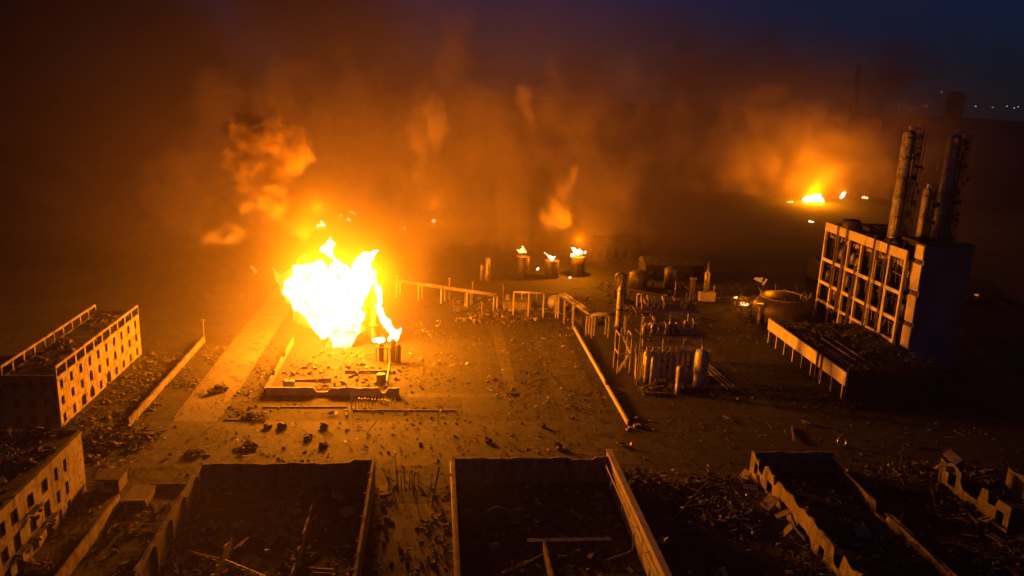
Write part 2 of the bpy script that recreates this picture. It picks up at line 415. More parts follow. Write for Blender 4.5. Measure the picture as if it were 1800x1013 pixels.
for h in eh:
    p = ((h[0] + h[1]) / 2, ay0 + .25, (h[2] + h[3]) / 2)
    if e0 is None: e0 = window_mb(1.4, 2.2, 'x').build('window', FRAMEM, A); e0.location = p
    else: child_copy(e0, A, p)
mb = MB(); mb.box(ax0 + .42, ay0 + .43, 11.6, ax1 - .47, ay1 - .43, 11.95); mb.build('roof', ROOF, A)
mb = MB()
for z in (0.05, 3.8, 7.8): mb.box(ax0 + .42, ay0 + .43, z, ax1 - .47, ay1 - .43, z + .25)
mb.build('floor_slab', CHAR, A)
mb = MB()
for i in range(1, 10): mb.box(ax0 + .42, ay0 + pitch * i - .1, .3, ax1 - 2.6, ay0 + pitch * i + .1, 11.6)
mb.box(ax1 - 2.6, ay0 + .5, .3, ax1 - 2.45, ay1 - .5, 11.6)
mb.build('inner_wall', CHAR, A)  # partition coloured dark so the window openings read as unlit
rubble('roof_debris', '', (-95, 179, -85, 228), 420, (.2, 1.3), 11.95, RUBBLE, 21, .5, .12, .25, A)
# sagging rails and a leaning frame left on the far parapet
rnd = random.Random(9)
for i in range(9):
    y = ay0 + pitch * i; MB().bar((ax0 + .9, y + rnd.uniform(.2, 2), 12.3), (ax0 + .9 + rnd.uniform(0, .8), y + pitch * rnd.uniform(.6, 1), 13.1 + rnd.uniform(-.4, .4)), .09, None, 5).build('bent_rail', FACADE, A)

C_ = thing('office_block', 'dark roof edge of a further block at the left border', 'building', (-150, 240, 0))
holed_wall('y', -146.0, .4, 226, 252, 0, 13.5, [(228 + 4 * i, 229.5 + 4 * i, z, z + 2.2) for i in range(5) for z in (1, 5, 9)]).build('facade', FACADE, C_)
mb = MB(); mb.box(-162, 226, 0, -146.1, 252, 12.6); mb.build('wall', WALLM, C_)
mb = MB(); mb.box(-162.3, 225.7, 12.61, -146.02, 252.3, 12.9); mb.build('roof', ROOF, C_)

B = thing('office_block', 'ochre three storey block with a rubble covered roof and shattered balconies', 'building', (-74, 125, 0))
bx0, bx1, by0, by1 = -83.5, -66.4, 96.0, 147.5
cols = [140.0, 136.5, 132.2, 127.2, 121.9, 118.0, 112.9, 108.0, 103.0]
holes = []; cent = []
for i, yc in enumerate(cols):
    ww = .62 if i < 2 else 1.05
    for zc, hh in ((9.5, 2.5), (5.0, 2.5), (1.25, 2.3)):
        if i in (2, 4) and zc == 5.0: hh = 3.2
        holes.append((yc - ww, yc + ww, zc - hh / 2, zc + hh / 2)); cent.append((yc, zc, ww * 2, hh))
holed_wall('y', bx1 - .45, .45, by0, by1, 0, 12.7, holes).build('facade', FACADE, B)
protos = {}
for yc, zc, ww, hh in cent:
    if (ww, hh) not in protos:
        o = window_mb(ww, hh, 'y').build('window', FRAMEM, B); o.location = (bx1 - .3, yc, zc); protos[(ww, hh)] = o
    else: child_copy(protos[(ww, hh)], B, (bx1 - .3, yc, zc))
mb = MB(); mb.box(bx0, by1 - .46, 0, bx1 - .46, by1 - .01, 12.6); mb.build('end_wall', WALLM, B)
mb = MB(); mb.box(bx0, by0, 0, bx0 + .4, by1 - .47, 12.6); mb.build('rear_wall', WALLM, B)
mb = MB(); mb.box(bx0 - .2, by0, 12.61, bx1 - .46, by1 - .47, 12.85)
mb.build('roof', ROOF, B)
mb = MB(); mb.box(bx0 - .2, by0, 12.86, bx0 + .2, by1, 13.2); mb.box(bx0 + .21, by1 - .4, 12.86, bx1 - .5, by1, 13.2); mb.build('parapet', ROOF, B)
mb = MB()
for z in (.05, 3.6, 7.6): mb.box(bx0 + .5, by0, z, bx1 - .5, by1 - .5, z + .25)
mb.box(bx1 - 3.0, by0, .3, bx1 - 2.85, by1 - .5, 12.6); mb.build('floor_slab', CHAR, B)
rubble('roof_debris', '', (-83, 100, -67.4, 146.6), 1500, (.2, 1.5), 12.86, RUBBLE, 33, 1.3, .13, .2, B)
rnd = random.Random(14)                           # balconies: slab, torn rail, hanging pieces
for yc, z in ((132.2, 3.5), (127.2, 3.4), (121.9, 3.6), (112.9, 3.5), (127.2, 8.0)):
    mb = MB(); M = Matrix.Translation((bx1 + .62, yc, z)) @ Matrix.Rotation(rnd.uniform(-.1, .25), 4, 'Y'); mb.mbox((1.2, 3.0, .16), M)
    s = mb.build('balcony', CONC, B)
    mb = MB()
    for k in range(7):
        y = yc - 1.4 + k * .46; lean = rnd.uniform(-.15, .5)
        mb.bar((bx1 + 1.15, y, z + .1), (bx1 + 1.15 + lean, y + rnd.uniform(-.2, .2), z + rnd.uniform(.6, 1.1)), .035, None, 4)
    mb.bar((bx1 + 1.2, yc - 1.5, z + 1), (bx1 + 1.5, yc + 1.3, z + .7), .05, None, 4)
    for k in range(5): chunk(mb, (bx1 + rnd.uniform(.2, 1.3), yc + rnd.uniform(-1.4, 1.4), z - rnd.uniform(.2, 1.2)), (.7, .5, .35), rnd)
    o = mb.build('torn_railing', STEEL, s); 
rubble('rubble', 'broken masonry heaped along the foot of the ochre block with balconies', (-66.2, 112, -61.5, 146), 260, (.2, 1.0), 0, RUBBLE, 36, .6, .15, .2)
mb = MB(); mb.box(-58.4, 98, 0, -58.0, 141.9, 2.6); tag(mb.build('boundary_wall', FACADE), 'plain bright boundary wall running beside the balcony block', 'wall')

# low retaining wall, post, field edge
mb = MB(); rnd = random.Random(3)
ys = [178 + 2.1 * k for k in range(31)]
mb2 = holed_wall('y', -69.7, .5, 178, 241, 0, 1.7, [(y, y + .02, 5, 6) for y in ys[1:-1]], lambda u: 1.9 + .5 * noise.noise(Vector((u * .35, 2, 0))))
tag(mb2.build('retaining_wall', CONC), 'long low broken wall beside the ditch right of the ochre windowed block', 'wall')
mb = MB(); mb.bar((-70, 242.5, 0), (-70, 242.5, 6.3), .16, .12); mb.box(-70.5, 242.3, 6.3, -69.5, 242.7, 6.6)
tag(mb.build('lamp_post', PIPEM), 'unlit post standing at the far end of the low broken wall', 'post')
rubble('rubble', 'broken masonry spilled in front of the long ochre windowed block', (-83.5, 176, -71, 230), 900, (.15, 1.0), 0, RUBBLE, 41, .5, .1, .15)
rubble('rubble', 'dark debris strewn between the two ochre blocks', (-79, 149, -60.5, 178), 900, (.2, 1.3), 0, RUBBLE, 42, .7, .1, .25)
rubble('rubble', 'debris scattered over the verge beside the pale road', (-69, 178, -61, 236), 500, (.12, .8), 0, RUBBLE, 43, .3, .12, .15)
rubble('rubble', 'debris scattered over the field between pale road and fire yard', (-50, 182, -42.8, 236), 420, (.12, .8), 0, RUBBLE, 44, .2, .12, .15)

# small booth and low box behind the boundary wall
bo = thing('gate_booth', 'small flat roofed booth at the corner behind the balcony block', 'booth', (-62.3, 151, 0))
holed_wall('x', 147.2, .2, -64.3, -60.2, 0, 2.7, [(-62.9, -61.5, .9, 2.2)]).build('wall', FACADE, bo)
mb = MB(); mb.box(-64.3, 147.41, 0, -64.1, 151.5, 2.7); mb.box(-60.4, 147.41, 0, -60.2, 151.5, 2.7); mb.box(-64.1, 151.3, 0, -60.4, 151.5, 2.7); mb.build('wall', WALLM, bo)
mb = MB(); mb.box(-64.6, 146.9, 2.71, -59.9, 151.8, 2.95); mb.build('roof', ROOF, bo)
mb = MB(); mb.box(-62.9, 147.25, .9, -61.5, 147.35, .98); mb.box(-62.24, 147.25, .99, -62.16, 147.35, 2.19); mb.build('window', FRAMEM, bo)
sh = thing('pump_hut', 'low flat topped hut with a lit roof edge beside the boundary wall', 'hut', (-55.6, 144, 0))
mb = MB(); mb.box(-57.2, 141.2, 0, -53.2, 146.5, 1.6); mb.build('wall', WALLM, sh)
mb = MB(); mb.box(-57.4, 140.9, 1.61, -53.0, 146.7, 1.8); mb.build('roof', CONC, sh)
mb = MB(); mb.box(-57.4, 140.6, 1.5, -53.0, 140.88, 1.95); mb.build('lit_edge', LIGHTC, sh)  # firelit top edge put in as a paler strip
mb = MB(); mb.box(-55, 148.7, 0, -46.2, 149, 1.0); tag(mb.build('garden_wall', CONC), 'short knee high wall joining the booth corner to the first roofless shed', 'wall')
# ------------------------------------------------------------------ roofless sheds in the foreground
def ragged(h, amp, seed, f=.35, gap=()):
    def g(u):
        z = h + amp * noise.noise(Vector((u * f, seed, 0)))
        for a, b, hz in gap:
            if a <= u <= b: z = hz + amp * .6 * noise.noise(Vector((u * 1.3, seed, 4)))
        return max(.3, z)
    return g
def rag_wall(parent, name, axis, fixed, thick, u0, u1, h, amp, seed, m, gap=(), step=1.1, holes=()):
    n = int((u1 - u0) / step); us = [u0 + (u1 - u0) * k / n for k in range(1, n)]
    mb = holed_wall(axis, fixed, thick, u0, u1, 0, h, list(holes) + [(u, u + 1e-4, 90, 91) for u in us], ragged(h, amp, seed, .35, gap))
    return mb.build(name, m, parent)
S1 = thing('roofless_shed', 'leftmost roofless shed, its dark walls standing around a row of shining scrap', 'building', (-28, 130, 0))
rag_wall(S1, 'rear_wall', 'x', 148.6, .5, -44.5, -11.6, 5.2, .5, 3, FACADE, ((-16, -11, 5.9),))  # paler than the side walls, standing in for ambient light in the shade
rag_wall(S1, 'side_wall', 'y', -45.2, .65, 96, 149.1, 5.4, .25, 5, CONC)
rag_wall(S1, 'side_wall', 'y', -11.55, .55, 96, 149.9, 5.9, .2, 6, CONC)
for y in (104, 112, 120, 128, 136, 144): MB().box(-44.54, y, 0, -44.0, y + .5, 5.0).build('wall_pier', WALLM, S1); MB().box(-12.1, y, 0, -11.56, y + .5, 5.3).build('wall_pier', WALLM, S1)
for x in (-38, -31.5, -25, -18.5): MB().box(x, 148.0, 0, x + .5, 148.59, 4.7).build('wall_pier', WALLM, S1)
S2 = thing('roofless_shed', 'central roofless shed with a bright pipe fixed along its right wall', 'building', (21, 130, 0))
rag_wall(S2, 'rear_wall', 'x', 149.3, .5, 5.1, 37.0, 5.7, .4, 13, FACADE, ((28, 34, 5.2),))  # lighter colour here also replaces missing ambient light
rag_wall(S2, 'side_wall', 'y', 4.5, .5, 96, 149.9, 6.3, .15, 15, CONC)
rag_wall(S2, 'side_wall', 'y', 37.1, .75, 96, 151.4, 6.2, .12, 16, LIGHTC)
mb = MB(); mb.box(36.9, 96, 6.32, 38.1, 151.6, 6.55); mb.build('wall_coping', LIGHTC, S2)
for x in (11, 17, 23, 29): MB().box(x, 148.7, 0, x + .5, 149.29, 5.1).build('wall_pier', WALLM, S2)
mb = MB(); mb.tube([(36.1, 96, 4.6), (36.1, 118.6, 4.6), (36.1, 131, 5.0), (36.1, 147.5, 5.0), (36.1, 148.4, 3.6)], .14)
mb.tube([(36.1, 122.6, 4.8), (36.0, 122.6, 1.0), (34.6, 121.8, .9), (31, 120.6, .5)], .14)
for y in (100, 108, 116, 124, 132, 140): mb.bar((36.1, y, 4.7), (37.1, y, 4.9), .07)
mb.bar((36.1, 132, 5), (36.0, 132, 3.2), .13); mb.bar((36.1, 112, 4.6), (36.0, 112, 1.2), .13); mb.bar((36.0, 141, 5), (35.6, 141, 2.8), .13)
mb.build('wall_pipe', LIGHTC, S2)
mb = MB(); mb.bar((4.2, 148.9, 5.2), (4.2, 96, 5.2), .12); mb.box(4.0, 143.2, 4.9, 4.5, 143.9, 5.5); mb.build('wall_pipe', PIPEM, S2)
S3 = thing('roofless_shed', 'broken roofless shed with a jagged bright wall and a burst far corner', 'building', (79, 130, 0))
rag_wall(S3, 'side_wall', 'y', 69.6, .5, 96, 153.2, 5.2, .8, 23, FACADE, ((113.5, 115.5, 2.2), (146.3, 148.5, 2.6), (140, 141.5, 3.6)), .8,
         [(149.2, 151.0, 1.2, 3.6), (134, 136.5, .6, 2.4), (126, 129.5, .3, 2.0), (119, 121, .8, 2.6), (105, 108, .5, 2.5), (141.6, 144.2, 0.6, 3.0)])
rag_wall(S3, 'rear_wall', 'x', 153.4, .5, 70.2, 88.6, 4.6, .4, 24, FACADE)
rag_wall(S3, 'side_wall', 'y', 88.4, .45, 96, 153.9, 2.8, .3, 25, FACADE, ((131.5, 135.2, .7),), 1.0)
mb = MB(); mb.tube([(87.9, 153, 3.2), (87.9, 136.2, 2.9)], .16); mb.tube([(87.9, 131, 2.6), (87.9, 118, 2.9), (88.1, 109, 2.4), (88.0, 97, 2.7)], .16)
for y in (150, 145, 140, 128, 122, 114, 106): mb.bar((87.9, y, 2.7), (88.4, y, 2.4), .08)
mb.build('wall_pipe', STEEL, S3)
rnd = random.Random(5)
fallen = ((67.6, 138, 1.3, .4, 2.6, 3.4, .9), (66.9, 128, 1.0, -.2, 2.0, 2.8, .6), (68.3, 132.8, 1.8, .1, 1.4, 3.2, 1.2), (68, 112.6, .9, .6, 1.3, 2.4, .7), (67.4, 150, 1.2, .3, 2.2, 2.0, .8))
for x, y, z, rz, ly, lz, ti in fallen:
    mb = MB(); M = Matrix.Translation((x, y, z)) @ Matrix.Rotation(rz, 4, 'Z') @ Matrix.Rotation(ti, 4, 'Y'); mb.mbox((.25, ly, lz), M)
    tag(mb.build('wall_panel', FACADE), 'slab of broken wall leaning against the jagged bright wall of the burst shed', 'wall slab', 'slabs fallen from the jagged wall')
S4 = thing('roofless_shed', 'rightmost roofless shed, only shattered wall ends and posts still standing', 'building', (118, 135, 0))
rag_wall(S4, 'side_wall', 'y', 110.4, .5, 127, 148.5, 5.6, .8, 33, CONC, ((136, 141.5, 2.2), (131, 133, 3.5)), .8, [(143, 145.5, 1.0, 4.0), (128.5, 130.5, .5, 3.5)])
rag_wall(S4, 'side_wall', 'y', 124.2, .5, 96, 146, 4.4, .4, 34, CONC, ((120, 124, 2),), .9)
rag_wall(S4, 'rear_wall', 'x', 148.8, .45, 110.9, 116.2, 4.8, 1.0, 35, FACADE, (), .6)
for x, y, h, l in ((106.4, 143, 6.5, .3), (103.6, 152, 7, -.2), (113, 133, 6, .3)): MB().bar((x, y, 0), (x + l, y, h), .14, .12, 6).build('post', STEEL, S4)
MB().bar((103.4, 152, 6.6), (110.2, 146, 5.0), .1, None, 6).build('beam', STEEL, S4)
mb = MB(); mb.mbox((.22, 3.4, 2.0), Matrix.Translation((111.6, 147, 6.4)) @ Matrix.Rotation(.9, 4, 'Y') @ Matrix.Rotation(.5, 4, 'Z')); mb.mbox((.2, 2.6, 1.6), Matrix.Translation((108.6, 146.4, 4.6)) @ Matrix.Rotation(1.1, 4, 'Y') @ Matrix.Rotation(-.6, 4, 'Z'))
tag(mb.build('roof_sheet', SHEET), 'two torn roof sheets folded over the broken wall end of the rightmost shed', 'roof sheet')

# what lies inside and between the sheds
rubble('rubble', 'dark rubble covering the floor of the leftmost roofless shed', (-44, 98, -12.5, 148), 1500, (.15, 1.1), 0, RUBBLE, 51, .5, .09, .2)
rubble('rubble', 'dark rubble covering the floor of the central roofless shed', (5.5, 98, 35.5, 148.5), 1500, (.15, 1.1), 0, RUBBLE, 52, .6, .09, .25)
rubble('rubble', 'tangled wreckage piled between the central shed and the jagged wall', (39.5, 98, 68.5, 153), 3000, (.15, 1.2), 0, RUBBLE, 53, 1.6, .085, .3)
rubble('rubble', 'rubble on the floor of the shed with the jagged wall', (71, 98, 88, 152.5), 1100, (.15, 1.2), 0, RUBBLE, 54, .9, .1, .3)
rubble('rubble', 'rubble and bars strewn over the dark yard of the rightmost shed', (89.5, 98, 124, 156), 1700, (.15, 1.2), 0, RUBBLE, 55, .9, .09, .3)
rubble('rubble', 'rubble along both edges of the alley between the two sheds', (-11, 98, 4.2, 148), 500, (.12, .9), 0, RUBBLE, 56, .4, .16, .25)
rubble('rubble', 'rubble between boundary wall and leftmost shed', (-57.6, 98, -45.8, 147.5), 700, (.15, 1.1), 0, RUBBLE, 57, .6, .12, .2)
rubble('rubble', 'light litter scattered over the road in front of the sheds', (-60, 150.5, 150, 182), 1500, (.08, .6), 0, RUBBLE, 58, .05, .06, .1)
rubble('rubble', 'light litter scattered over the dark plain in front of the fire', (-7, 182, 47, 265), 1700, (.08, .7), 0, RUBBLE, 59, .08, .07, .12)
rubble('rubble', 'litter around the fire yard wall', (-41, 182, -6, 197), 160, (.08, .6), 0, RUBBLE, 60, .05, .1, .1)
# a row of bent bright sheets inside the leftmost shed
rnd = random.Random(71)
for k in range(17):
    x = -41.5 + 25.5 * (k + rnd.uniform(-.4, .4)) / 16; y = 132.3 + rnd.uniform(-1.2, 1.2) + (1.2 if k > 9 else 0)
    mb = MB(); s = rnd.uniform(.5, 1.4)
    M = Matrix.Translation((x, y, .75 + rnd.random() * .5)) @ Matrix.Rotation(rnd.uniform(0, 3), 4, 'Z') @ Matrix.Rotation(rnd.uniform(.2, 1.2), 4, 'X')
    mb.mbox((s * 1.3, s, .05), M); mb.mbox((s * .8, s * .7, .05), M @ Matrix.Translation((s * .8, 0, .25)) @ Matrix.Rotation(.8, 4, 'Y'))
    tag(mb.build('metal_sheet', SHEET), 'crumpled metal sheet lying in the shining row inside the leftmost shed', 'metal sheet', 'crumpled sheets in the leftmost shed')
mb = MB()
mb.mbox((15.5, 1.1, .12), Matrix.Translation((25.2, 126.2, 1.1)) @ Matrix.Rotation(.03, 4, 'Z') @ Matrix.Rotation(.02, 4, 'Y'))
for k in range(8): mb.mbox((.12, 1.5, .3), Matrix.Translation((18.4 + 2 * k, 126.2 + .06 * k, .98)))
tag(mb.build('fallen_girder', SHEET), 'long pale fallen girder lying across the central shed floor', 'girder')
mb = MB(); mb.mbox((2.6, .8, .5), Matrix.Translation((27.6, 132.8, 2.2)) @ Matrix.Rotation(-.7, 4, 'Z') @ Matrix.Rotation(.35, 4, 'Y')); mb.bar((27.8, 132.6, 0), (28, 132.6, 2.2), .12); mb.bar((26.6, 133.8, 0), (26.6, 133.7, 2.7), .1)
tag(mb.build('broken_bracket', FACADE), 'tilted bright bracket on posts inside the central shed', 'bracket')
# twisted steel in the alley
rnd = random.Random(6)
mb = MB()
for k in range(16):
    p = Vector((-8 + rnd.uniform(0, 6), 146.3 + rnd.uniform(-2.2, 1.8), 0)); q = p + Vector((rnd.uniform(-2.6, 1.0), rnd.uniform(-.8, .8), rnd.uniform(2.2, 5.2)))
    mb.bar(p, q, .12, .09, 5)
    if k % 2: mb.bar(q, q + Vector((rnd.uniform(1, 2.6), rnd.uniform(-.5, .5), rnd.uniform(-2.2, -.6))), .09, .06, 5)
mb.bar((-6.2, 147, 0), (-6.9, 147.3, 7.2), .16, .1, 6)
tag(mb.build('twisted_steel', STEEL), 'tangle of twisted steel bars standing in the alley between sheds', 'steel wreck')
mb = MB(); mb.bar((.6, 141, 0), (1.9, 147.5, 4.6), .2, .2, 6); mb.bar((-.3, 141.2, 0), (.6, 147.3, 3.2), .12, .12, 6); tag(mb.build('leaning_beam', STEEL), 'rusty beam leaning against the end of the central shed wall', 'beam')
mb = MB(); mb.mbox((2.4, .8, .5), Matrix.Translation((-8.6, 144.2, .6)) @ Matrix.Rotation(.2, 4, 'Z')); mb.mbox((1.5, .9, .06), Matrix.Translation((-8.4, 144.1, 1.2)) @ Matrix.Rotation(.3, 4, 'Y')); tag(mb.build('broken_crate', RUBBLE), 'broken crate with a loose lid beside the twisted steel', 'crate')
# pale splinters added as glints of firelight among the dark rubble
for k, (area, n, z, what) in enumerate((((-44, 100, -12.5, 147), 90, .4, 'on the leftmost shed floor'), ((5.5, 100, 35.5, 148), 110, .4, 'on the central shed floor'), ((40, 100, 68.5, 153), 330, 1.2, 'in the wreckage beside the jagged wall'),
        ((71, 100, 124, 154), 240, .6, 'over the dark right yards'), ((-60, 151, 150, 182), 200, .05, 'along the front road'), ((-7, 182, 47, 265), 160, .05, 'on the dark plain'), ((-79, 149, -61, 178), 160, .6, 'between the ochre blocks'))):
    rubble('rubble', 'pale splinters glinting ' + what, area, n, (.12, .8), z, LIGHTC if k % 2 else SHEET, 200 + k, 1.0, .1, .25)
rubble('roof_debris', '', (-83, 100, -67.4, 146.6), 260, (.2, 1.0), 13.6, LIGHTC, 221, .6, .13, .2, B)
# fallen roof trusses, partitions and sheet roofing inside the sheds
rnd = random.Random(77)
def truss(x, y, L_, rz, tilt, z=.6):
    M = Matrix.Translation((x, y, z)) @ Matrix.Rotation(rz, 4, 'Z') @ Matrix.Rotation(tilt, 4, 'X'); mb = MB(); n = max(4, int(L_ / 1.6))
    q = lambda u, v: M @ Vector((u - L_ / 2, 0, v))
    mb.bar(q(0, 0), q(L_, 0), .11, None, 5); mb.bar(q(0, .3), q(L_ / 2, 1.7), .1, None, 5); mb.bar(q(L_ / 2, 1.7), q(L_, .3), .1, None, 5)
    for k in range(n):
        u0, u1 = L_ * k / n, L_ * (k + 1) / n; hh = lambda u: .3 + 1.4 * (1 - abs(u / L_ * 2 - 1))
        mb.bar(q(u0, 0), q((u0 + u1) / 2, hh((u0 + u1) / 2)), .06, None, 4); mb.bar(q((u0 + u1) / 2, hh((u0 + u1) / 2)), q(u1, 0), .06, None, 4)
    return mb
for x, y, L_, rz, ti, where in ((-28, 141, 24, .12, .9, 'the leftmost shed, nearest its rear wall'), (-33, 121, 18, -.5, .5, 'the leftmost shed, slanting near its left wall'), (-21, 112, 16, .8, .7, 'the leftmost shed, near the bottom edge'),
        (19, 142, 22, -.1, .8, 'the central shed, nearest its rear wall'), (14, 118, 18, .6, .6, 'the central shed, slanting near its left wall'), (52, 140, 20, .9, .5, 'the wreckage beside the jagged wall'), (58, 122, 16, -.7, .6, 'the wreckage nearest the bottom edge'),
        (79, 139, 14, .3, .5, 'the shed with the jagged wall'), (101, 132, 20, -.6, .7, 'the yard left of the rightmost shed')):
    tag(truss(x, y, L_, rz, ti).build('roof_truss', STEEL), 'fallen roof truss lying in ' + where, 'truss')
for x0_, y0_, x1_, y1_, h, where in ((-34, 98, -33.6, 126, 3.4, 'inside the leftmost shed, left of its middle'), (-22, 104, -21.7, 138, 2.6, 'inside the leftmost shed, right of its middle'), (20, 100, 20.4, 123, 3.0, 'inside the central shed near the fallen girder'), (8, 134, 18, 134.4, 2.8, 'inside the central shed near its left wall'), (71, 128, 80, 128.4, 2.4, 'inside the shed with the jagged wall')):
    ax = 'y' if y1_ - y0_ > x1_ - x0_ else 'x'
    o = rag_wall(None, 'partition_wall', ax, x0_ if ax == 'y' else y0_, .35, y0_ if ax == 'y' else x0_, y1_ if ax == 'y' else x1_, h, 1.1, x0_, CONC, (), .8)
    tag(o, 'broken partition wall standing ' + where, 'wall')
for k in range(40):
    zone = rnd.choice(((-43, 104, -13, 146, 'leftmost roofless shed'), (7, 104, 35, 146, 'central roofless shed'), (41, 104, 67, 150, 'wreckage beside the jagged wall'), (41, 104, 67, 150, 'wreckage beside the jagged wall'),
                       (72, 104, 87, 150, 'shed with the jagged wall'), (90, 108, 122, 150, 'yard of the rightmost shed')))
    x, y = rnd.uniform(zone[0], zone[2]), rnd.uniform(zone[1], zone[3]); s = rnd.uniform(1.2, 3.2); mb = MB()
    M = Matrix.Translation((x, y, .9 + rnd.random() * .6)) @ Matrix.Rotation(rnd.uniform(0, 3.1), 4, 'Z') @ Matrix.Rotation(rnd.gauss(0, .5), 4, 'X')
    for q in range(4): mb.mbox((s, s * .2, .05), M @ Matrix.Translation((0, s * .19 * (q - 1.5), .05 * math.sin(q * 2))) @ Matrix.Rotation(.25 * (-1) ** q, 4, 'X'))
    tag(mb.build('roof_sheet', rnd.choice((SHEET, RUBBLE, STEEL))), 'torn corrugated roof sheet lying in the ' + zone[4], 'roof sheet', 'torn roof sheets in the ' + zone[4])

for k, (area, n, what) in enumerate((((-62, 150, 120, 196), 2600, 'powdered over the front road and its verge'), ((-7, 182, 47, 262), 1800, 'powdered over the dark plain'), ((-60, 182, -43, 240), 700, 'powdered over the pale road'), ((48, 178, 112, 215), 900, 'powdered over the dark ground before the plant'))):
    rubble('litter', 'fine crumbs of litter ' + what, area, n, (.05, .32), 0, RUBBLE if k != 2 else CHAR, 300 + k, .02, .13, .12)
# ------------------------------------------------------------------ fire yard, pipe racks, tanks
Y0 = thing('bund_wall', 'low walled yard around the largest fire, its near wall in shadow', 'wall', (-25, 197, 0))
rag_wall(Y0, 'front_wall', 'x', 197.2, .45, -42.3, -8.2, 2.2, .45, 61, LIGHTC, ((-29.5, -26.5, 1.0), (-13.5, -11, .7)), .9)  # pale colour lifts this shaded face in place of ambient light
rag_wall(Y0, 'side_wall', 'y', -42.8, .45, 197.2, 240, 2.0, .45, 62, CONC, ((222, 226, .8), (208, 209.5, 1.2)), .9)
tk = thing('storage_tank', 'wide low tank wrapped in the white heart of the fire', 'tank', (-27, 237, 0))
mb = MB(); mb.lathe((-26, 242, 0), [(5.5, 0), (5.5, 4.0), (5.0, 4.6)], 28); mb.build('shell', STEEL, tk, True)
mb = MB(); mb.lathe((-26, 242, 0), [(5.65, 2), (5.65, 2.3)], 28); mb.lathe((-26, 242, 0), [(5.65, 3.7), (5.65, 4.0)], 28); mb.build('ring', STEEL, tk)
mb = MB(); mb.lathe((-17.6, 241, 0), [(1.5, 0), (1.3, 2), (1.3, 24), (.9, 25.5), (.3, 26)], 14)
for z in (6, 12, 18, 23): mb.lathe((-17.6, 241, z), [(2.0, 0), (2.0, .2)], 14)
mb.bar((-15.8, 241, 0), (-15.8, 241, 22), .15)
tag(mb.build('burning_column', STEEL, None, True), 'slim steel column wrapped in the right tongue of the largest fire', 'column')
mb = MB()
for x, y, h in ((-11.2, 224, 6.4), (-9.6, 222.6, 5.4), (-14.6, 224.4, 5.2)):
    mb.lathe((x, y, 0), [(.75, 0), (.75, h), (.4, h + .5)], 10)
mb.box(-16.2, 223.2, 4.2, -8.4, 225.2, 4.4); mb.bar((-16, 223.4, 0), (-16, 223.4, 4.2), .15); mb.bar((-12.8, 223.4, 0), (-12.8, 223.4, 4.2), .15)
tag(mb.build('charred_vessels', CHAR), 'dark trio of charred vessels under the small right flames', 'vessel')
# mast and fence of short pipe stubs at the bund corner
ms = thing('broken_mast', 'snapped pale lattice mast leaning over the corner of the bund', 'mast', (-20, 188, 0))
mb = MB(); mb.bar((-19.6, 188.3, 0), (-19.6, 188.3, 4.0), .12); mb.bar((-18.7, 188.5, 0), (-18.7, 188.5, 3.6), .12)
for z in (.8, 1.7, 2.6, 3.4): mb.bar((-19.6, 188.3, z), (-18.7, 188.5, z + .3), .07, None, 5)
mb.build('lattice', LIGHTC, ms)
mb = MB(); mb.bar((-19.2, 188.4, 2.6), (-21.2, 189.2, 6.4), .15, .1); mb.build('leaning_pole', LIGHTC, ms)
mb = MB()
for k in range(4): chunk(mb, (-20.8 + .15 * k, 186.6 - k * .9, .3), (.7, .5, .5), random.Random(k))
mb.build('footing_block', LIGHTC, ms)
for k in range(12):
    x = -18 + .82 * k; h = 3.4 - .09 * k + .5 * noise.noise(Vector((k * 1.7, 0, 0)))
    mb = MB(); mb.bar((x, 190.2, 0), (x, 190.2, h), .09, None, 6); mb.mbox((.32, .32, .3), Matrix.Translation((x, 190.2, h * .6)))
    tag(mb.build('pipe_stub', PIPEM), 'thin upright pipe stub in the row beside the snapped mast', 'pipe', 'pipe stubs beside the snapped mast')
# long low kerb wall running up to the pipe rack
kw = rag_wall(None, 'low_wall', 'y', 48.2, .5, 178, 257, 1.2, .12, 65, LIGHTC, ((203.5, 205, .35),), 1.5)
tag(kw, 'long thin bright wall running from the road to the pipe rack', 'wall')
mb = MB(); mb.mbox((1.8, .8, .6), Matrix.Translation((50.4, 177, .5)) @ Matrix.Rotation(.3, 4, 'Z')); chunk(mb, (48.6, 175.6, .35), (1.3, .8, .7), random.Random(2)); chunk(mb, (47.4, 175, .3), (.8, .7, .6), random.Random(5))
tag(mb.build('broken_block', LIGHTC), 'broken concrete blocks at the road end of the long thin wall', 'block')

def pipe_rack(label, path, spacing, npipe=4, width=3.2, beam=.22, pr=.22):
    r = thing('pipe_rack', label, 'pipe rack', (path[0][0], path[0][1], 0))
    posts = None
    for (a, b) in zip(path, path[1:]):
        a, b = Vector(a), Vector(b); d = b - a; L_ = d.length; n = max(1, round(L_ / spacing)); side = Vector((-d.y, d.x, 0)).normalized() * width / 2
        for k in range(n + (1 if (a, b) else 0)):
            c = a + d * (k / n)
            mb = MB()
            for s_ in (-1, 1): q = c + side * s_; mb.box(q.x - beam, q.y - beam, 0, q.x + beam, q.y + beam, q.z - .02)
            q0, q1 = c - side * 1.15, c + side * 1.15
            mb.bar(q0 - Vector((0, 0, .2)), q1 - Vector((0, 0, .2)), .24, None, 4)
            mb.build('trestle', LIGHTC, r)
    for k in range(npipe):
        mb = MB(); pts = []
        for i, p in enumerate(path):
            p = Vector(p); d = (Vector(path[min(i + 1, len(path) - 1)]) - Vector(path[max(i - 1, 0)])); side = Vector((-d.y, d.x, 0)).normalized()
            pts.append(p + side * (width * ((k + .5) / npipe - .5)) + Vector((0, 0, .25 + .12 * (k % 2))))
        mb.tube(pts, pr * (.7 + .5 * (k % 2)), 8); mb.build('pipe', PIPEM, r, True)
    return r
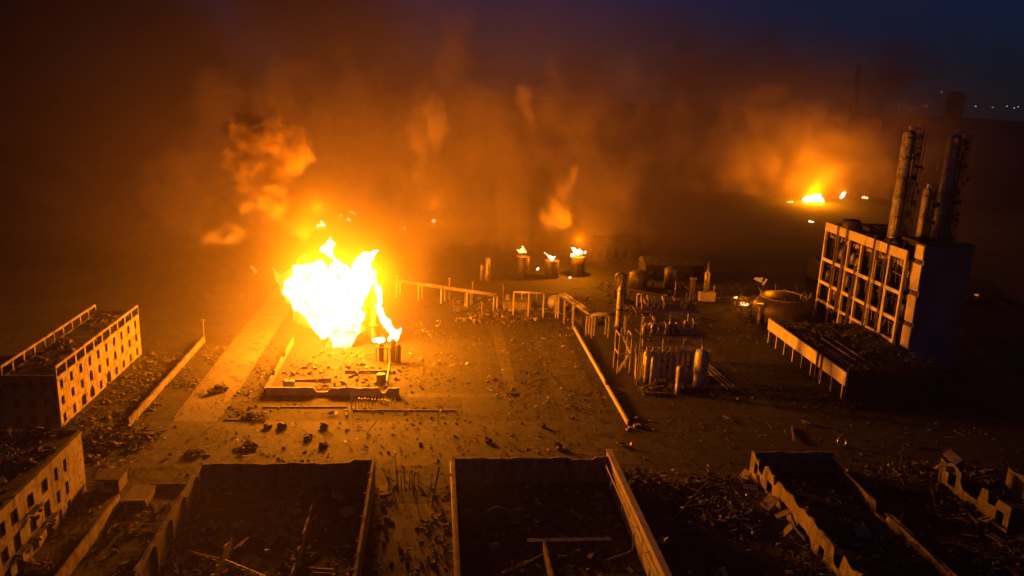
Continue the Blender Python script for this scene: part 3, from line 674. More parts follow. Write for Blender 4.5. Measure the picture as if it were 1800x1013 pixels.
pipe_rack('long pipe rack fading into the orange glow right of the largest fire', [(-13, 298, 5.6), (4, 290, 5.4), (23, 280, 5.4)], 9)
pipe_rack('high pipe rack dropping from the burning tanks toward the vessel plant', [(45.5, 271, 8.6), (49.5, 258, 8.2), (52.5, 249.5, 7.2), (64, 250.5, 7.2)], 7)
pipe_rack('pipe rack crossing level behind the small round tank', [(29, 273.5, 8.4), (45, 271.5, 8.6)], 5.2, 3, 2.6)
mb = MB()
for x, y, h in ((-13.4, 299, 7.6), (6.5, 294, 8), (15, 288, 8.2)):
    m1 = MB(); m1.bar((x, y, 0), (x, y, h), .3, .25, 8); m1.box(x - .5, y - .3, h, x + .5, y + .3, h + .4)
    tag(m1.build('vent_post', PIPEM), 'slender vent post rising beside the glowing pipe rack', 'post', 'vent posts beside the glowing pipe rack')
def flame_tank(loc, r, h, label):
    t = thing('burning_tank', label, 'tank', loc); x, y, _ = loc
    mb = MB(); mb.lathe((x, y, 0), [(r, 0), (r, h), (r * .92, h + .3)], 20); mb.build('shell', STEEL, t, True)
    mb = MB()
    for z in (h * .33, h * .66, h - .1): mb.lathe((x, y, z), [(r + .12, 0), (r + .12, .18)], 20)
    mb.build('ring', STEEL, t)
    mb = MB(); mb.bar((x + r + .3, y - .4, 0), (x + r + .3, y - .4, h), .06, None, 5); mb.bar((x + r + .3, y + .2, 0), (x + r + .3, y + .2, h), .06, None, 5)
    mb.build('ladder', STEEL, t); return t
flame_tank((38.3, 330, 0), 2.9, 9.5, 'left of the three small tanks burning at the top')
flame_tank((51.3, 333, 0), 3.1, 7.4, 'lowest, middle of the three small tanks burning at the top')
flame_tank((63.2, 337, 0), 3.2, 8.4, 'right of the three small tanks, under the biggest of their flames')
mb = MB(); mb.lathe((23, 325, 0), [(1.3, 0), (1.1, 3), (1.0, 9.4), (.5, 10)], 12); mb.lathe((20.6, 325.5, 0), [(.7, 0), (.7, 6.2), (.3, 6.8)], 10); mb.bar((23, 325, 6), (20.6, 325.5, 6), .2)
tag(mb.build('slim_column', PIPEM, None, True), 'slim column hazy in the glow left of the three burning tanks', 'column')
sp = thing('sphere_tank', 'small round tank glowing beside the bend of the pipe rack', 'tank', (44.9, 279, 0))
bm = bmesh.new(); bmesh.ops.create_uvsphere(bm, u_segments=20, v_segments=12, radius=2.7)
for f in bm.faces: f.smooth = True
me = bpy.data.meshes.new('shell'); bm.to_mesh(me); bm.free(); me.materials.append(VESSEL); o = bpy.data.objects.new('shell', me); col.objects.link(o); o.parent = sp; o.location = (0, 0, 3.6)
for k in range(6):
    a = k * math.pi / 3; mb = MB(); mb.bar((44.9 + 2.5 * math.cos(a), 279 + 2.5 * math.sin(a), 0), (44.9 + 2.4 * math.cos(a), 279 + 2.4 * math.sin(a), 3.6), .18, None, 6); mb.build('leg', STEEL, sp)
lb = thing('pump_house', 'low flat pump house glowing in front of the pipe racks', 'building', (31, 281, 0))
holed_wall('x', 279.6, .3, 26, 36.2, 0, 3.2, [(28, 29.2, .9, 2.3), (31.4, 32.6, .9, 2.3), (34, 35.2, 0, 2.3)]).build('wall', FACADE, lb)
mb = MB(); mb.box(26, 279.91, 0, 36.2, 285, 3.1); mb.build('wall', FACADE, lb); mb = MB(); mb.box(25.7, 279.3, 3.21, 36.5, 285.3, 3.45); mb.build('roof', CONC, lb)
mb = MB(); mb.box(27, 281, 3.46, 28.4, 283, 5.2); mb.bar((33, 282, 3.4), (33, 282, 6.5), .3); mb.build('roof_vent', PIPEM, lb)

# ------------------------------------------------------------------ vessel plant
PL = thing('process_frame', 'tall open steel process frame holding pipes above the row of vessels', 'steel frame', (66, 218, 0))
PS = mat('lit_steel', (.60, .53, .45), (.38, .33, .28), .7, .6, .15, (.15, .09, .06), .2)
for x in (60, 66, 72, 77.6):
    for y in (211.5, 226):
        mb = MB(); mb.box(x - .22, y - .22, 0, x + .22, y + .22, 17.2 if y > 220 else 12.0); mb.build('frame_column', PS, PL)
for z, y0, y1 in ((12.2, 211.2, 219), (17.4, 219.5, 226.4), (6.2, 217, 226.2)):
    mb = MB(); mb.box(59.4, y0, z, 78.2, y1, z + .28); mb.build('deck', STEEL, PL)
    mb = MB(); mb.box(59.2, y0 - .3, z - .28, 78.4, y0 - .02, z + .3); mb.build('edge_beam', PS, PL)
    mb = MB()
    for k in range(10): mb.bar((59.6 + 2.04 * k, y0 + .1, z + .28), (59.6 + 2.04 * k, y0 + .1, z + 1.5), .05, None, 4)
    for dz in (.9, 1.5): mb.bar((59.6, y0 + .1, z + dz), (78, y0 + .1, z + dz), .05, None, 4)
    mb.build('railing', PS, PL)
rnd = random.Random(12)
for k in range(30):                                # pipes and small gear on the decks
    x = 60.5 + rnd.uniform(0, 16.5); up = rnd.random() < .5; y = rnd.uniform(213, 218) if up else rnd.uniform(220.5, 225); z = 12.5 if up else 17.7
    mb = MB(); h = rnd.uniform(1.2, 4.2)
    mb.tube([(x, y, z), (x, y, z + h), (x + rnd.uniform(-1.6, 1.6), y - .5, z + h + .4), (x + rnd.uniform(-1, 1), y - 1, z + h * .4)], rnd.uniform(.12, .26), 6)
    mb.build('pipe', rnd.choice((PS, VESSEL, PIPEM)), PL, True)
for k in range(13):
    x = 60.6 + 1.3 * k + rnd.uniform(-.5, .5); y = rnd.uniform(213, 217.5); mb = MB(); h = rnd.uniform(1.4, 2.8); mb.lathe((x, y, 12.5), [(.55, 0), (.6, .4), (.6, h), (.2, h + .4)], 10); mb.build('drum', rnd.choice((PS, PIPEM, VESSEL)), PL, True)
mb = MB()
for k in range(5): p = at(1098 + 22 * k, 520, 223); mb.bar((60.5 + 3.4 * k, 223, 17.7), (60.5 + 3.4 * k, 223, 20.4 - .2 * k), .12, None, 5)
mb.bar((60.5, 223, 20.2), (74, 223, 19.4), .14, None, 5); mb.bar((60.5, 223, 19.0), (74, 223, 18.6), .1, None, 5); mb.build('pipe', PS, PL)
mb = MB()                                          # stair tower side of the frame
for x, y in ((54.0, 214.5), (54.0, 219.5), (57.6, 214.5), (57.6, 219.5)): mb.box(x - .2, y - .2, 0, x + .2, y + .2, 11.6)
for z in (5.8, 11.4):
    mb.box(53.8, 214.75, z, 54.2, 219.25, z + .35); mb.box(54.25, 214.3, z, 57.35, 214.7, z + .35); mb.box(57.4, 214.75, z, 57.8, 219.25, z + .35)
mb.build('portal_frame', LIGHTC, PL)
for k, (z0, z1) in enumerate(((0.2, 5.8), (5.9, 11.4))):
    mb = MB()
    for i in range(12):
        f = i / 12; mb.box(54.6 + (3 * f if k == 0 else 3 - 3 * f), 215.4, z0 + (z1 - z0) * f, 55.0 + (3 * f if k == 0 else 3 - 3 * f), 217, z0 + (z1 - z0) * f + .12)
    mb.bar((54.6 + 3 * k, 215.3, z0 + 1), (57.6 - 3 * k, 215.3, z1 + 1), .06, None, 4); mb.build('stair', PS, PL)
for k in range(6):
    x = 58.2 + rnd.uniform(-.6, 1.5); y = rnd.uniform(207, 215); h = rnd.uniform(4, 11); mb = MB(); mb.bar((x, y, 0), (x + rnd.uniform(-.2, .2), y, h), .16, None, 6); mb.build('pipe', rnd.choice((PS, PIPEM)), PL)
tc = thing('tall_column', 'tall slim column with a thin rod on top at the plant corner', 'column', (56.2, 226.5, 0))
mb = MB(); mb.lathe((56.2, 226.5, 0), [(1.0, 10.6), (1.0, 22.4), (.6, 23.2), (.12, 23.6), (.08, 27)], 14); mb.build('shell', VESSEL, tc, True)
mb = MB(); mb.lathe((56.2, 226.5, 0), [(.8, 0), (.8, 10.6)], 12); mb.build('skirt', CHAR, tc, True)
for z in (10.7, 16, 21.8): MB().lathe((56.2, 226.5, z), [(1.5, 0), (1.5, .25)], 14).build('ring', STEEL, tc)
mb = MB(); mb.bar((57.4, 205, 0), (57.4, 205, 20.5), .2, .16, 8); mb.bar((57.4, 205, 19.8), (58.5, 210, 19.4), .12, None, 5)
tag(mb.build('vent_pole', PIPEM), 'tall thin vent pole standing before the process frame stairs', 'pole')
v0 = thing('vessel', 'grey upright vessel in the close row of nine under the frame', 'vessel', (61, 210.2, 0), 'row of upright vessels')
mb = MB(); mb.lathe((0, 0, 0), [(.84, .5), (.88, .9), (.88, 7.6), (.7, 8.2), (.35, 8.5)], 14); local_part(mb, 'shell', VESSEL, v0, True)
mb = MB(); mb.lathe((0, 0, 8.5), [(.25, 0), (.25, .9), (.4, .92), (.4, 1.1)], 8); local_part(mb, 'nozzle', LIGHTC, v0)
for a in (0.8, 2.4, 3.9, 5.5): local_part(MB().bar((.7 * math.cos(a), .7 * math.sin(a), 0), (.7 * math.cos(a), .7 * math.sin(a), .9), .12, None, 5), 'leg', STEEL, v0)
for k in range(1, 9): copy_tree(v0, (61 + 1.72 * k, 210.2, 0))
for x, y in ((60.2, 206.5), (61.6, 205.3)):
    mb = MB(); mb.lathe((x, y, 0), [(.6, 0), (.6, 7.8), (.3, 8.3)], 12); tag(mb.build('slim_vessel', VESSEL, None, True), 'slim bright vessel standing before the left end of the vessel row', 'vessel', 'slim vessels before the row')
bt = thing('big_vessel', 'widest pale upright vessel at the right end of the row', 'vessel', (74.6, 203, 0))
mb = MB(); mb.lathe((74.6, 203, 0), [(1.85, 4.6), (1.95, 5), (1.95, 10.2), (1.6, 11), (.8, 11.5)], 22); mb.build('shell', VESSEL, bt, True)
mb = MB(); mb.lathe((74.4, 203, 0), [(1.55, 0), (1.55, 4.6)], 20); mb.build('skirt', VESSEL, bt, True)
mb = MB(); mb.lathe((74.6, 203, 11.5), [(.3, 0), (.3, .8)], 8); mb.bar((76.8, 202.6, 0), (76.8, 202.6, 10.6), .12, None, 5); mb.build('pipe', PIPEM, bt)
sv = thing('small_vessel', 'short two stage vessel standing alone before the vessel row', 'vessel', (67.4, 199, 0))
mb = MB(); mb.lathe((67.4, 199, 0), [(.95, 3.6), (1.0, 3.8), (1.0, 7.4), (.8, 7.8), (.4, 8)], 14); mb.build('shell', VESSEL, sv, True)
mb = MB(); mb.lathe((67.2, 199, 0), [(.7, 0), (.7, 3.6)], 12); mb.build('skirt', VESSEL, sv, True)
rubble('rubble', 'wreckage piled at the foot of the vessel plant', (57, 196.5, 70, 208), 700, (.15, 1.1), 0, RUBBLE, 71, 2.2, .16, .35)
rubble('rubble', 'dark litter right of the vessel plant', (76, 183, 110, 262), 700, (.1, .9), 0, RUBBLE, 72, .2, .08, .25)
mb = MB()
for dx in (0, 1.4, 2.6): mb.bar((80.5 + dx, 222, .9), (81.8 + dx, 200, .9), .2, None, 6)
for y in (204, 211, 218): mb.box(80.2, y, 0, 85, y + .4, .68)
tag(mb.build('ground_pipes', PIPEM), 'three parallel pipes low on the ground right of the plant', 'pipe')
# vessel with platform, small gear behind it
gv = thing('reactor_vessel', 'small vessel on a pale block with stubby columns in the dark background', 'vessel', (108.6, 297, 0))
mb = MB(); mb.box(105.6, 296, 0, 111.8, 299, 3.6); mb.build('plinth', LIGHTC, gv)
mb = MB(); mb.lathe((108.2, 297.5, 3.6), [(1.1, 0), (1.1, 7.5), (.4, 8.4), (.25, 12)], 12); mb.build('shell', PIPEM, gv, True)
mb = MB(); mb.lathe((102.6, 297.5, 0), [(1.0, 0), (1.0, 8.6), (1.4, 8.7), (1.4, 9.2)], 12); mb.bar((95.5, 297, 0), (95.5, 297, 8), .2); mb.bar((111, 296.4, 3.6), (111, 296.4, 6.4), .35); mb.build('column', PIPEM, gv, True)

rubble('rubble', 'wreckage strewn around the feet of the pipe racks', (5, 262, 62, 300), 900, (.2, 1.5), 0, RUBBLE, 74, 1.2, .1, .3)
rubble('rubble', 'pale scrap scattered around the feet of the pipe racks', (8, 262, 60, 298), 160, (.2, 1.1), .3, LIGHTC, 75, .8, .1, .3)
rubble('rubble', 'dark wreckage between the burning tanks and the far warehouses', (66, 262, 140, 325), 700, (.2, 1.6), 0, RUBBLE, 76, 1.0, .08, .3)
rnd = random.Random(19)
for x, y, h in ((12, 284, 5), (18, 278, 3.5), (34, 276, 4.5), (39, 284, 6), (56, 262, 4), (66, 258, 5), (27, 291, 7), (70, 268, 6), (86, 270, 5), (96, 284, 6.5)):
    mb = MB(); mb.bar((x, y, 0), (x + rnd.uniform(-.6, .6), y, h), .22, .16, 6); mb.bar((x, y, h * .8), (x + rnd.uniform(-1.8, 1.8), y + .4, h * rnd.uniform(.5, 1)), .12, None, 5)
    tag(mb.build('bent_post', PIPEM), 'bent post with a torn arm standing near the pipe racks', 'post', 'bent posts near the pipe racks')

rubble('rubble', 'scorched rubble littering the walled yard below the fire', (-41, 198.5, -7, 232), 700, (.15, 1.1), 0, RUBBLE, 78, .5, .11, .25)
for x0_, x1_, y_, h_, l_ in ((-40, -27, 207.5, .7, 'low broken divider wall near the front of the fire yard'), (-24, -10, 214, .8, 'low broken divider wall in the middle of the fire yard')):
    tag(rag_wall(None, 'divider_wall', 'x', y_, .35, x0_, x1_, h_, .5, y_, CONC, (), .9), l_, 'wall')
for k, (x, y, r_, h) in enumerate(((-37.5, 203, 1.5, 1.8), (-13.5, 207, 1.3, 2.2))):
    MBt = MB(); MBt.lathe((x, y, 0), [(r_, 0), (r_, h), (r_ * .8, h + .25)], 16); MBt.bar((x, y, h), (x + .4, y, h + 1.0), .14, None, 6)
    tag(MBt.build('drum_tank', STEEL), ('squat drum in the near left corner of the fire yard', 'squat drum in the right half of the fire yard')[k], 'drum')
mb = MB(); mb.tube([(-40, 200.5, .5), (-20, 200.5, .5), (-12, 203, .5), (-12, 222, .8)], .2, 6); tag(mb.build('ground_pipe', PIPEM), 'bent pipe running along the inside of the bund front wall', 'pipe')
# ------------------------------------------------------------------ concrete-framed unit with stair tower, annex, distillation columns
U = thing('frame_building', 'tall open concrete frame building of three storeys and six bays', 'building', (152, 249, 0))
fx, y0, y1 = 142.5, 223.8, 274.6; bay = (y1 - y0) / 6
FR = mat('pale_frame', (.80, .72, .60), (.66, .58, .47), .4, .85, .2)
for i in range(7):
    y = y0 + bay * i
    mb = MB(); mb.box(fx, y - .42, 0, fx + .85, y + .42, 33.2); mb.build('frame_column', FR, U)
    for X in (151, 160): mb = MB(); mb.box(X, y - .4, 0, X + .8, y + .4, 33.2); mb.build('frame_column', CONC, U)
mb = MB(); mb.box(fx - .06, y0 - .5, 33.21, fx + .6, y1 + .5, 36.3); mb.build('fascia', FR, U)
for z, hgt in ((22.3, 1.15), (13.8, 1.15), (7.0, .9)):
    mb = MB()
    for i in range(6): mb.box(fx + .03, y0 + bay * i + .43, z, fx + .7, y0 + bay * (i + 1) - .43, z + hgt)
    mb.build('floor_beam', FR, U)
    mb = MB(); mb.box(fx + .86, y0 - .3, z + .2, 160.8, y1 + .3, z + .6); mb.build('floor_slab', CHAR, U)
mb = MB(); mb.box(fx + .61, y0 - .5, 33.3, 161, y1 + .5, 33.8); mb.build('roof', ROOF, U)
mb = MB(); mb.box(160.9, y0 - .4, 0, 161.2, y1 + .4, 35.5); mb.box(fx + 1, y1 + .1, 0, 160.85, y1 + .4, 33.2); mb.build('rear_wall', WALLM, U)
rnd = random.Random(31)
for i in range(6):                                  # pipes, drums, torn sheets in every bay
    for zf in (0, 7.7, 14.5, 23.0):
        yb = y0 + bay * i
        mb = MB()
        for k in range(3):
            x = fx + rnd.uniform(1.2, 6); y = yb + rnd.uniform(1, bay - 1); h = rnd.uniform(2, 6.5)
            mb.bar((x, y, zf + .3), (x + rnd.uniform(-.5, .5), y + rnd.uniform(-.5, .5), zf + h), rnd.uniform(.1, .28), None, 6)
        z = zf + rnd.uniform(4.5, 6.6); mb.bar((fx + 1.4, yb + .5, z), (fx + 1.4 + rnd.uniform(-.4, 1), yb + bay - .5, z + rnd.uniform(-.8, .8)), .14, None, 6)
        mb.build('pipe', rnd.choice((STEEL, PIPEM, STEEL)), U)
        mb = MB(); x = fx + rnd.uniform(2, 5); y = yb + rnd.uniform(2, bay - 2); r_ = rnd.uniform(.7, 1.4); mb.lathe((x, y, zf + .5), [(r_, 0), (r_, rnd.uniform(2, 3.6)), (r_ * .5, 4)], 10); mb.build('drum', rnd.choice((STEEL, PIPEM, VESSEL)), U, True)
    mb = MB()                                       # hanging ceiling strips under the roof edge
    for k in range(5):
        y = y0 + bay * i + 1 + k * 1.5; mb.mbox((.1, 1.1, rnd.uniform(.6, 2.0)), Matrix.Translation((fx + .9 + rnd.uniform(0, .6), y, 32 - rnd.uniform(0, .7))) @ Matrix.Rotation(rnd.uniform(-.5, .5), 4, 'X'))
    mb.build('hanging_strip', PIPEM, U)
for i, zt, zb, dy, m in ((1, 36.9, 14, -1.1, STEEL), (2, 37.4, 7, .9, STEEL), (3, 25, 5, 1.3, STEEL), (4, 37.5, 6, .2, STEEL), (5, 37.2, 8, 0.8, STEEL), (5, 22, 7, -1.7, FR), (4, 30, 8, -2.6, PIPEM)):
    mb = MB(); y = y1 - bay * i + dy
    mb.bar((fx - .5, y, zb), (fx - .5, y, zt), .26, None, 8); mb.bar((fx - .5, y, zt), (fx + 1.4, y, zt + .5), .26, None, 8)
    if i in (2, 3): mb.bar((fx - .55, y + .9, zb), (fx - .55, y + .9, zt - 8), .3, None, 8)
    mb.build('drain_pipe', m, U)
mb = MB(); mb.lathe((146, 264, 33.8), [(3.2, 0), (3.2, 4.6), (2.6, 5.2)], 18); mb.build('roof_tank', STEEL, U, True)
for a, b, c, d, e in ((145, 244, 150, 252, 36.6), (147, 253.5, 150, 258, 38.0), (144.2, 232, 147, 239, 37.2), (148, 226, 156, 236, 38.5)): MB().box(a, b, 33.8, c, d, e).build('roof_plant', ROOF, U)
rubble('roof_debris', '', (143.4, 224.5, 159, 274), 320, (.2, 1.2), 33.85, RUBBLE, 81, .8, .15, .3, U)
for k in range(9): y = 226 + 5.5 * k; MB().bar((fx + .3, y, 36.3), (fx + .3 + rnd.uniform(-.2, .2), y + rnd.uniform(-.3, .3), 37.4 + rnd.random()), .06, None, 5).build('railing_post', STEEL, U)

T = thing('stair_tower', 'blank stair tower with pale side panels at the near corner of the frame building', 'tower', (151, 220, 0))
sooted(FR, .35, .56, .72, (.10, .08, .06))
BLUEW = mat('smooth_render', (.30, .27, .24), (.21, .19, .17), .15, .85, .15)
mb = MB(); mb.box(144.6, 217.6, 0, 159.6, 222.0, 38.9); mb.build('tower_wall', BLUEW, T)
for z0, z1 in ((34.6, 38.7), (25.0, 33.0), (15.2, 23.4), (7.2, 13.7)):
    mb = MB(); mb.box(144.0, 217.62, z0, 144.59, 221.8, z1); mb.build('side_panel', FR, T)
mb = MB(); mb.box(144.3, 217.3, 38.91, 159.9, 222.3, 39.3); mb.build('roof', ROOF, T)
for z in (14.4, 24.2, 33.8): mb = MB(); mb.box(144.3, 218.4, z - .5, 144.6, 221, z + .5); mb.build('window', FRAMEM, T)

AN = thing('annex', 'low annex with a bright deep fascia on slim posts and wreckage on its roof', 'building', (128, 218, 0))
mb = MB(); mb.box(111.7, 193.2, 4.4, 112.3, 245.4, 8.2); mb.build('fascia', FR, AN)
mb = MB(); mb.box(112.31, 193.5, 6.4, 142.3, 245, 6.8); mb.build('roof', ROOF, AN)
mb = MB(); mb.box(112.31, 193.2, 0, 142.9, 193.6, 7.8); mb.build('front_wall', ROOF, AN)  # near-black colour carries the shade on this side
for k in range(9):
    y = 194.6 + 6.2 * k; mb = MB(); mb.box(111.8, y - .22, 0, 112.25, y + .22, 4.38); mb.build('post', FR, AN)
mb = MB(); mb.box(119, 194, 0, 119.3, 245, 6.3); mb.build('inner_wall', CHAR, AN)
mb = MB()
for k, x in enumerate((116.0, 117.2, 118.1, 121, 124)): mb.bar((x, 196.5 + k, 7.5), (x - 1 + .3 * k, 232 - 2 * k, 7.5), .2 + .04 * (k % 2), None, 6)
mb.build('roof_pipe', PIPEM, AN)
for y in (209.2, 206.6): mb = MB(); mb.bar((111.3, y, 1.0), (111.3, y, 9.4), .28, None, 8); mb.build('drain_pipe', STEEL, AN)
rubble('roof_debris', '', (113, 195, 142, 244), 1300, (.2, 1.4), 6.8, RUBBLE, 83, 1.6, .12, .4, AN)
rubble('rubble', 'debris below the near corner of the low annex', (106, 188, 116, 198), 200, (.15, 1.0), 0, RUBBLE, 84, .6, .15, .3)
mb = MB(); mb.tube([(142.6, 214.6, 0), (142.6, 214.6, 5.5), (143.6, 214.6, 6.6), (145.6, 214.6, 6.6), (146.4, 214.6, 5.4), (146.4, 214.6, 3)], .5, 10)
tag(mb.build('bent_duct', FR, None, True), 'hook shaped pale duct at the foot of the stair tower', 'duct')

COLM = mat('scorched_column', (.46, .43, .40), (.24, .22, .20), .5, .5, .15, (.10, .07, .05), .1)
def column(x, y, z0, z1, r, label, nplat, side=1):
    c = thing('distillation_column', label, 'column', (x, y, z0))
    mb = MB(); mb.lathe((0, 0, 0), [(r * 1.15, 0), (r, 2), (r, z1 - z0 - 1.4), (r * .75, z1 - z0 - .5), (r * .25, z1 - z0)], 20); local_part(mb, 'shell', COLM, c, True)
    rnd = random.Random(int(x * 7))
    for k in range(nplat):
        z = (z1 - z0) * (k + .7) / (nplat + .1); a0 = -2.5; n = 12; ro = r + 1.7
        mb = MB(); pts_in = []; 
        for i in range(n):
            a, b = a0 + 3.9 * i / n, a0 + 3.9 * (i + 1) / n
            q = [(math.cos(t) * rr, math.sin(t) * rr) for t, rr in ((a, r + .05), (a, ro), (b, ro), (b, r + .05))]
            mb.quadstrip([[(u, v, z) for u, v in q], [(u, v, z + .15) for u, v in q]])
            mb.bar((math.cos(a) * ro, math.sin(a) * ro, z + .15), (math.cos(a) * ro, math.sin(a) * ro, z + 1.35), .06, None, 4)
            for dz in (.75, 1.3): mb.bar((math.cos(a) * ro, math.sin(a) * ro, z + dz), (math.cos(b) * ro, math.sin(b) * ro, z + dz), .05, None, 4)
        local_part(mb, 'platform', STEEL, c)
    mb = MB(); H_ = z1 - z0
    for dx in (-.3, .3): mb.bar((r + .5, dx - .6, 0), (r + .5, dx - .6, H_ - 1), .07, None, 4)
    for k in range(int(H_ / .8)): mb.bar((r + .5, -.9, .4 + .8 * k), (r + .5, -.3, .4 + .8 * k), .05, None, 4)
    for k in range(int(H_ / 2)): mb.tube([(r + .5, -1.0, 1 + 2 * k), (r + 1.3, -1.0, 1 + 2 * k), (r + 1.3, -.2, 1 + 2 * k), (r + .5, -.2, 1 + 2 * k)], .05, 4)
    local_part(mb, 'ladder', STEEL, c)
    for k in range(6):
        a = -2.05 + .42 * k; rr = r + .5; zt = H_ * rnd.uniform(.55, .98); mb = MB()
        mb.tube([(math.cos(a) * rr, math.sin(a) * rr, 0), (math.cos(a) * rr, math.sin(a) * rr, zt), (math.cos(a) * r * .8, math.sin(a) * r * .8, zt + .6)], rnd.uniform(.14, .34), 8)
        local_part(mb, 'side_pipe', rnd.choice((PIPEM, STEEL, CHAR, CHAR)), c, True)
    mb = MB()                                        # scaffold mast hung on the dark side
    for dx, dy in ((r + 2.0, -1), (r + 2.0, 1.0), (r + 3.0, -1), (r + 3.0, 1), (r * .3, -r - .9), (r * .9, -r - .6), (r + 1.1, -r * .7)): mb.bar((dx, dy, 0), (dx, dy, H_ - .5 + rnd.uniform(-1, 1.4)), .09, None, 4)
    for k in range(int(H_ / 1.9)):
        z = 1.0 + 1.9 * k; mb.bar((r + 2, -1, z), (r + 3, -1, z + 1.6), .06, None, 4); mb.bar((r + 2, -1, z), (r + 3, -1, z), .06, None, 4); mb.bar((r + 2, 1, z), (r + 3, 1, z + 1.4), .06, None, 4); mb.bar((r + 2, -1, z), (r + 2, 1, z), .06, None, 4)
        if k % 2: mb.mbox((rnd.uniform(.5, 1.2), rnd.uniform(.4, 1), rnd.uniform(.5, 1.6)), Matrix.Translation((r + rnd.uniform(.4, 3.4), rnd.uniform(-2, -.4), z + rnd.uniform(0, 1))))
        if k % 3 == 1: mb.mbox((rnd.uniform(.8, 1.8), 1.6, rnd.uniform(.5, 1.4)), Matrix.Translation((r + rnd.uniform(1.6, 3), rnd.uniform(-.6, .6), z + .6)))
    local_part(mb, 'scaffold', STEEL, c)
    mb = MB(); mb.lathe((0, 0, H_ - .1), [(.3, 0), (.3, 1.0), (.5, 1.05), (.5, 1.3)], 8); mb.bar((.8, 0, H_ - .6), (.8, 0, H_ + 2.4), .07, None, 4); mb.tube([(r * .5, -.4, H_ - .6), (r * .5, -.4, H_ + .8), (r + 1.2, -.4, H_ + .8), (r + 1.2, -.4, H_ - 4)], .22, 6); local_part(mb, 'vent', PIPEM, c)
    return c
column(148.2, 241, 33.8, 71.2, 2.0, 'taller left distillation column with scaffold on the frame building roof', 6)
column(163.6, 241, 0, 70.5, 2.1, 'right distillation column wrapped in dark platforms behind the stair tower', 9)
column(154.6, 237, 33.8, 54.0, 1.3, 'short distillation column between the two tall ones', 3)

# collapsed domed tank and burning wreck left of the annex
D_ = thing('domed_tank', 'dark domed tank with a bright rim behind the low annex', 'tank', (129, 272, 0))
mb = MB(); mb.lathe((129, 273, 0), [(10.5, 0), (10.5, 5.0), (9.4, 7.2), (7, 9.0), (3.6, 10.0), (.3, 10.4)], 26); mb.build('shell', STEEL, D_, True)
mb = MB()
for k in range(26):
    a, b = 2 * math.pi * k / 26, 2 * math.pi * (k + 1) / 26; mb.bar((129 + 8.2 * math.cos(a), 273 + 8.2 * math.sin(a), 8.5), (129 + 8.2 * math.cos(b), 273 + 8.2 * math.sin(b), 8.5), .28, None, 6)
mb.build('rim_pipe', PIPEM, D_)
rnd = random.Random(88); mb = MB()
for k in range(22):
    a = rnd.uniform(0, 6.28); p = Vector((129 + 8.4 * math.cos(a), 273 + 8.4 * math.sin(a), 8.4)); mb.bar(p, p + Vector((rnd.uniform(-1.5, 1.5), rnd.uniform(-1, 1), rnd.uniform(.6, 3.4))), .11, .07, 5)
mb.tube([(133, 268, 9.2), (133.4, 268, 11), (134.4, 268, 11.6), (135.2, 268, 10.6), (135.2, 268, 9)], .22, 6); mb.build('bent_rod', PIPEM, D_)
rubble('rubble', 'wreckage lit by small fire left of the domed tank', (113, 268, 124, 292), 420, (.2, 1.4), 0, RUBBLE, 91, 5.0, .2, .4)
mb = MB(); mb.lathe((118.4, 268, 0), [(.8, 0), (.8, 3), (.5, 3.4), (.5, 6), (.8, 6.4)], 8); mb.box(117.2, 267.4, 6.4, 119.6, 269, 7.0)
tag(mb.build('charred_stack', PIPEM), 'short charred stack glowing under the wreck fire', 'stack')

# loose wreckage on the open ground, each lying by itself
WRECKS = [(383, 690, 'burnt_car'), (585, 730, 'sheet_heap'), (495, 752, 'block'), (468, 752, 'block'), (565, 752, 'block'), (537, 772, 'block'), (570, 785, 'block'),
          (437, 790, 'heap'), (450, 735, 'heap'), (980, 785, 'block'), (985, 790, 'block'), (855, 778, 'block'), (1092, 783, 'sheet_heap'), (1278, 738, 'sheet_heap'),
          (770, 745, 'post'), (950, 752, 'block'), (1415, 746, 'sheet_heap'), (1393, 765, 'beam'), (1479, 785, 'ring'), (1600, 785, 'sheet_heap'), (500, 820, 'heap'),
          (345, 800, 'heap'), (1700, 905, 'beam'), (1640, 880, 'beam'), (1310, 850, 'block'), (1595, 862, 'sheet_heap')]
lab = {'block': ('concrete_block', 'lone dark broken block lying on the open road and plain', 'block', 'lone blocks on the open ground'),
       'heap': ('debris_heap', 'small heap of broken pieces on the ground before the sheds', 'debris', 'small debris heaps before the sheds'),
       'sheet_heap': ('metal_sheet', 'bent pale metal sheet lying alone on dark open ground', 'metal sheet', 'bent sheets on open ground'),
       'beam': ('steel_beam', 'straight steel beam lying in the dark ground near the right sheds', 'beam', 'steel beams by the right sheds')}
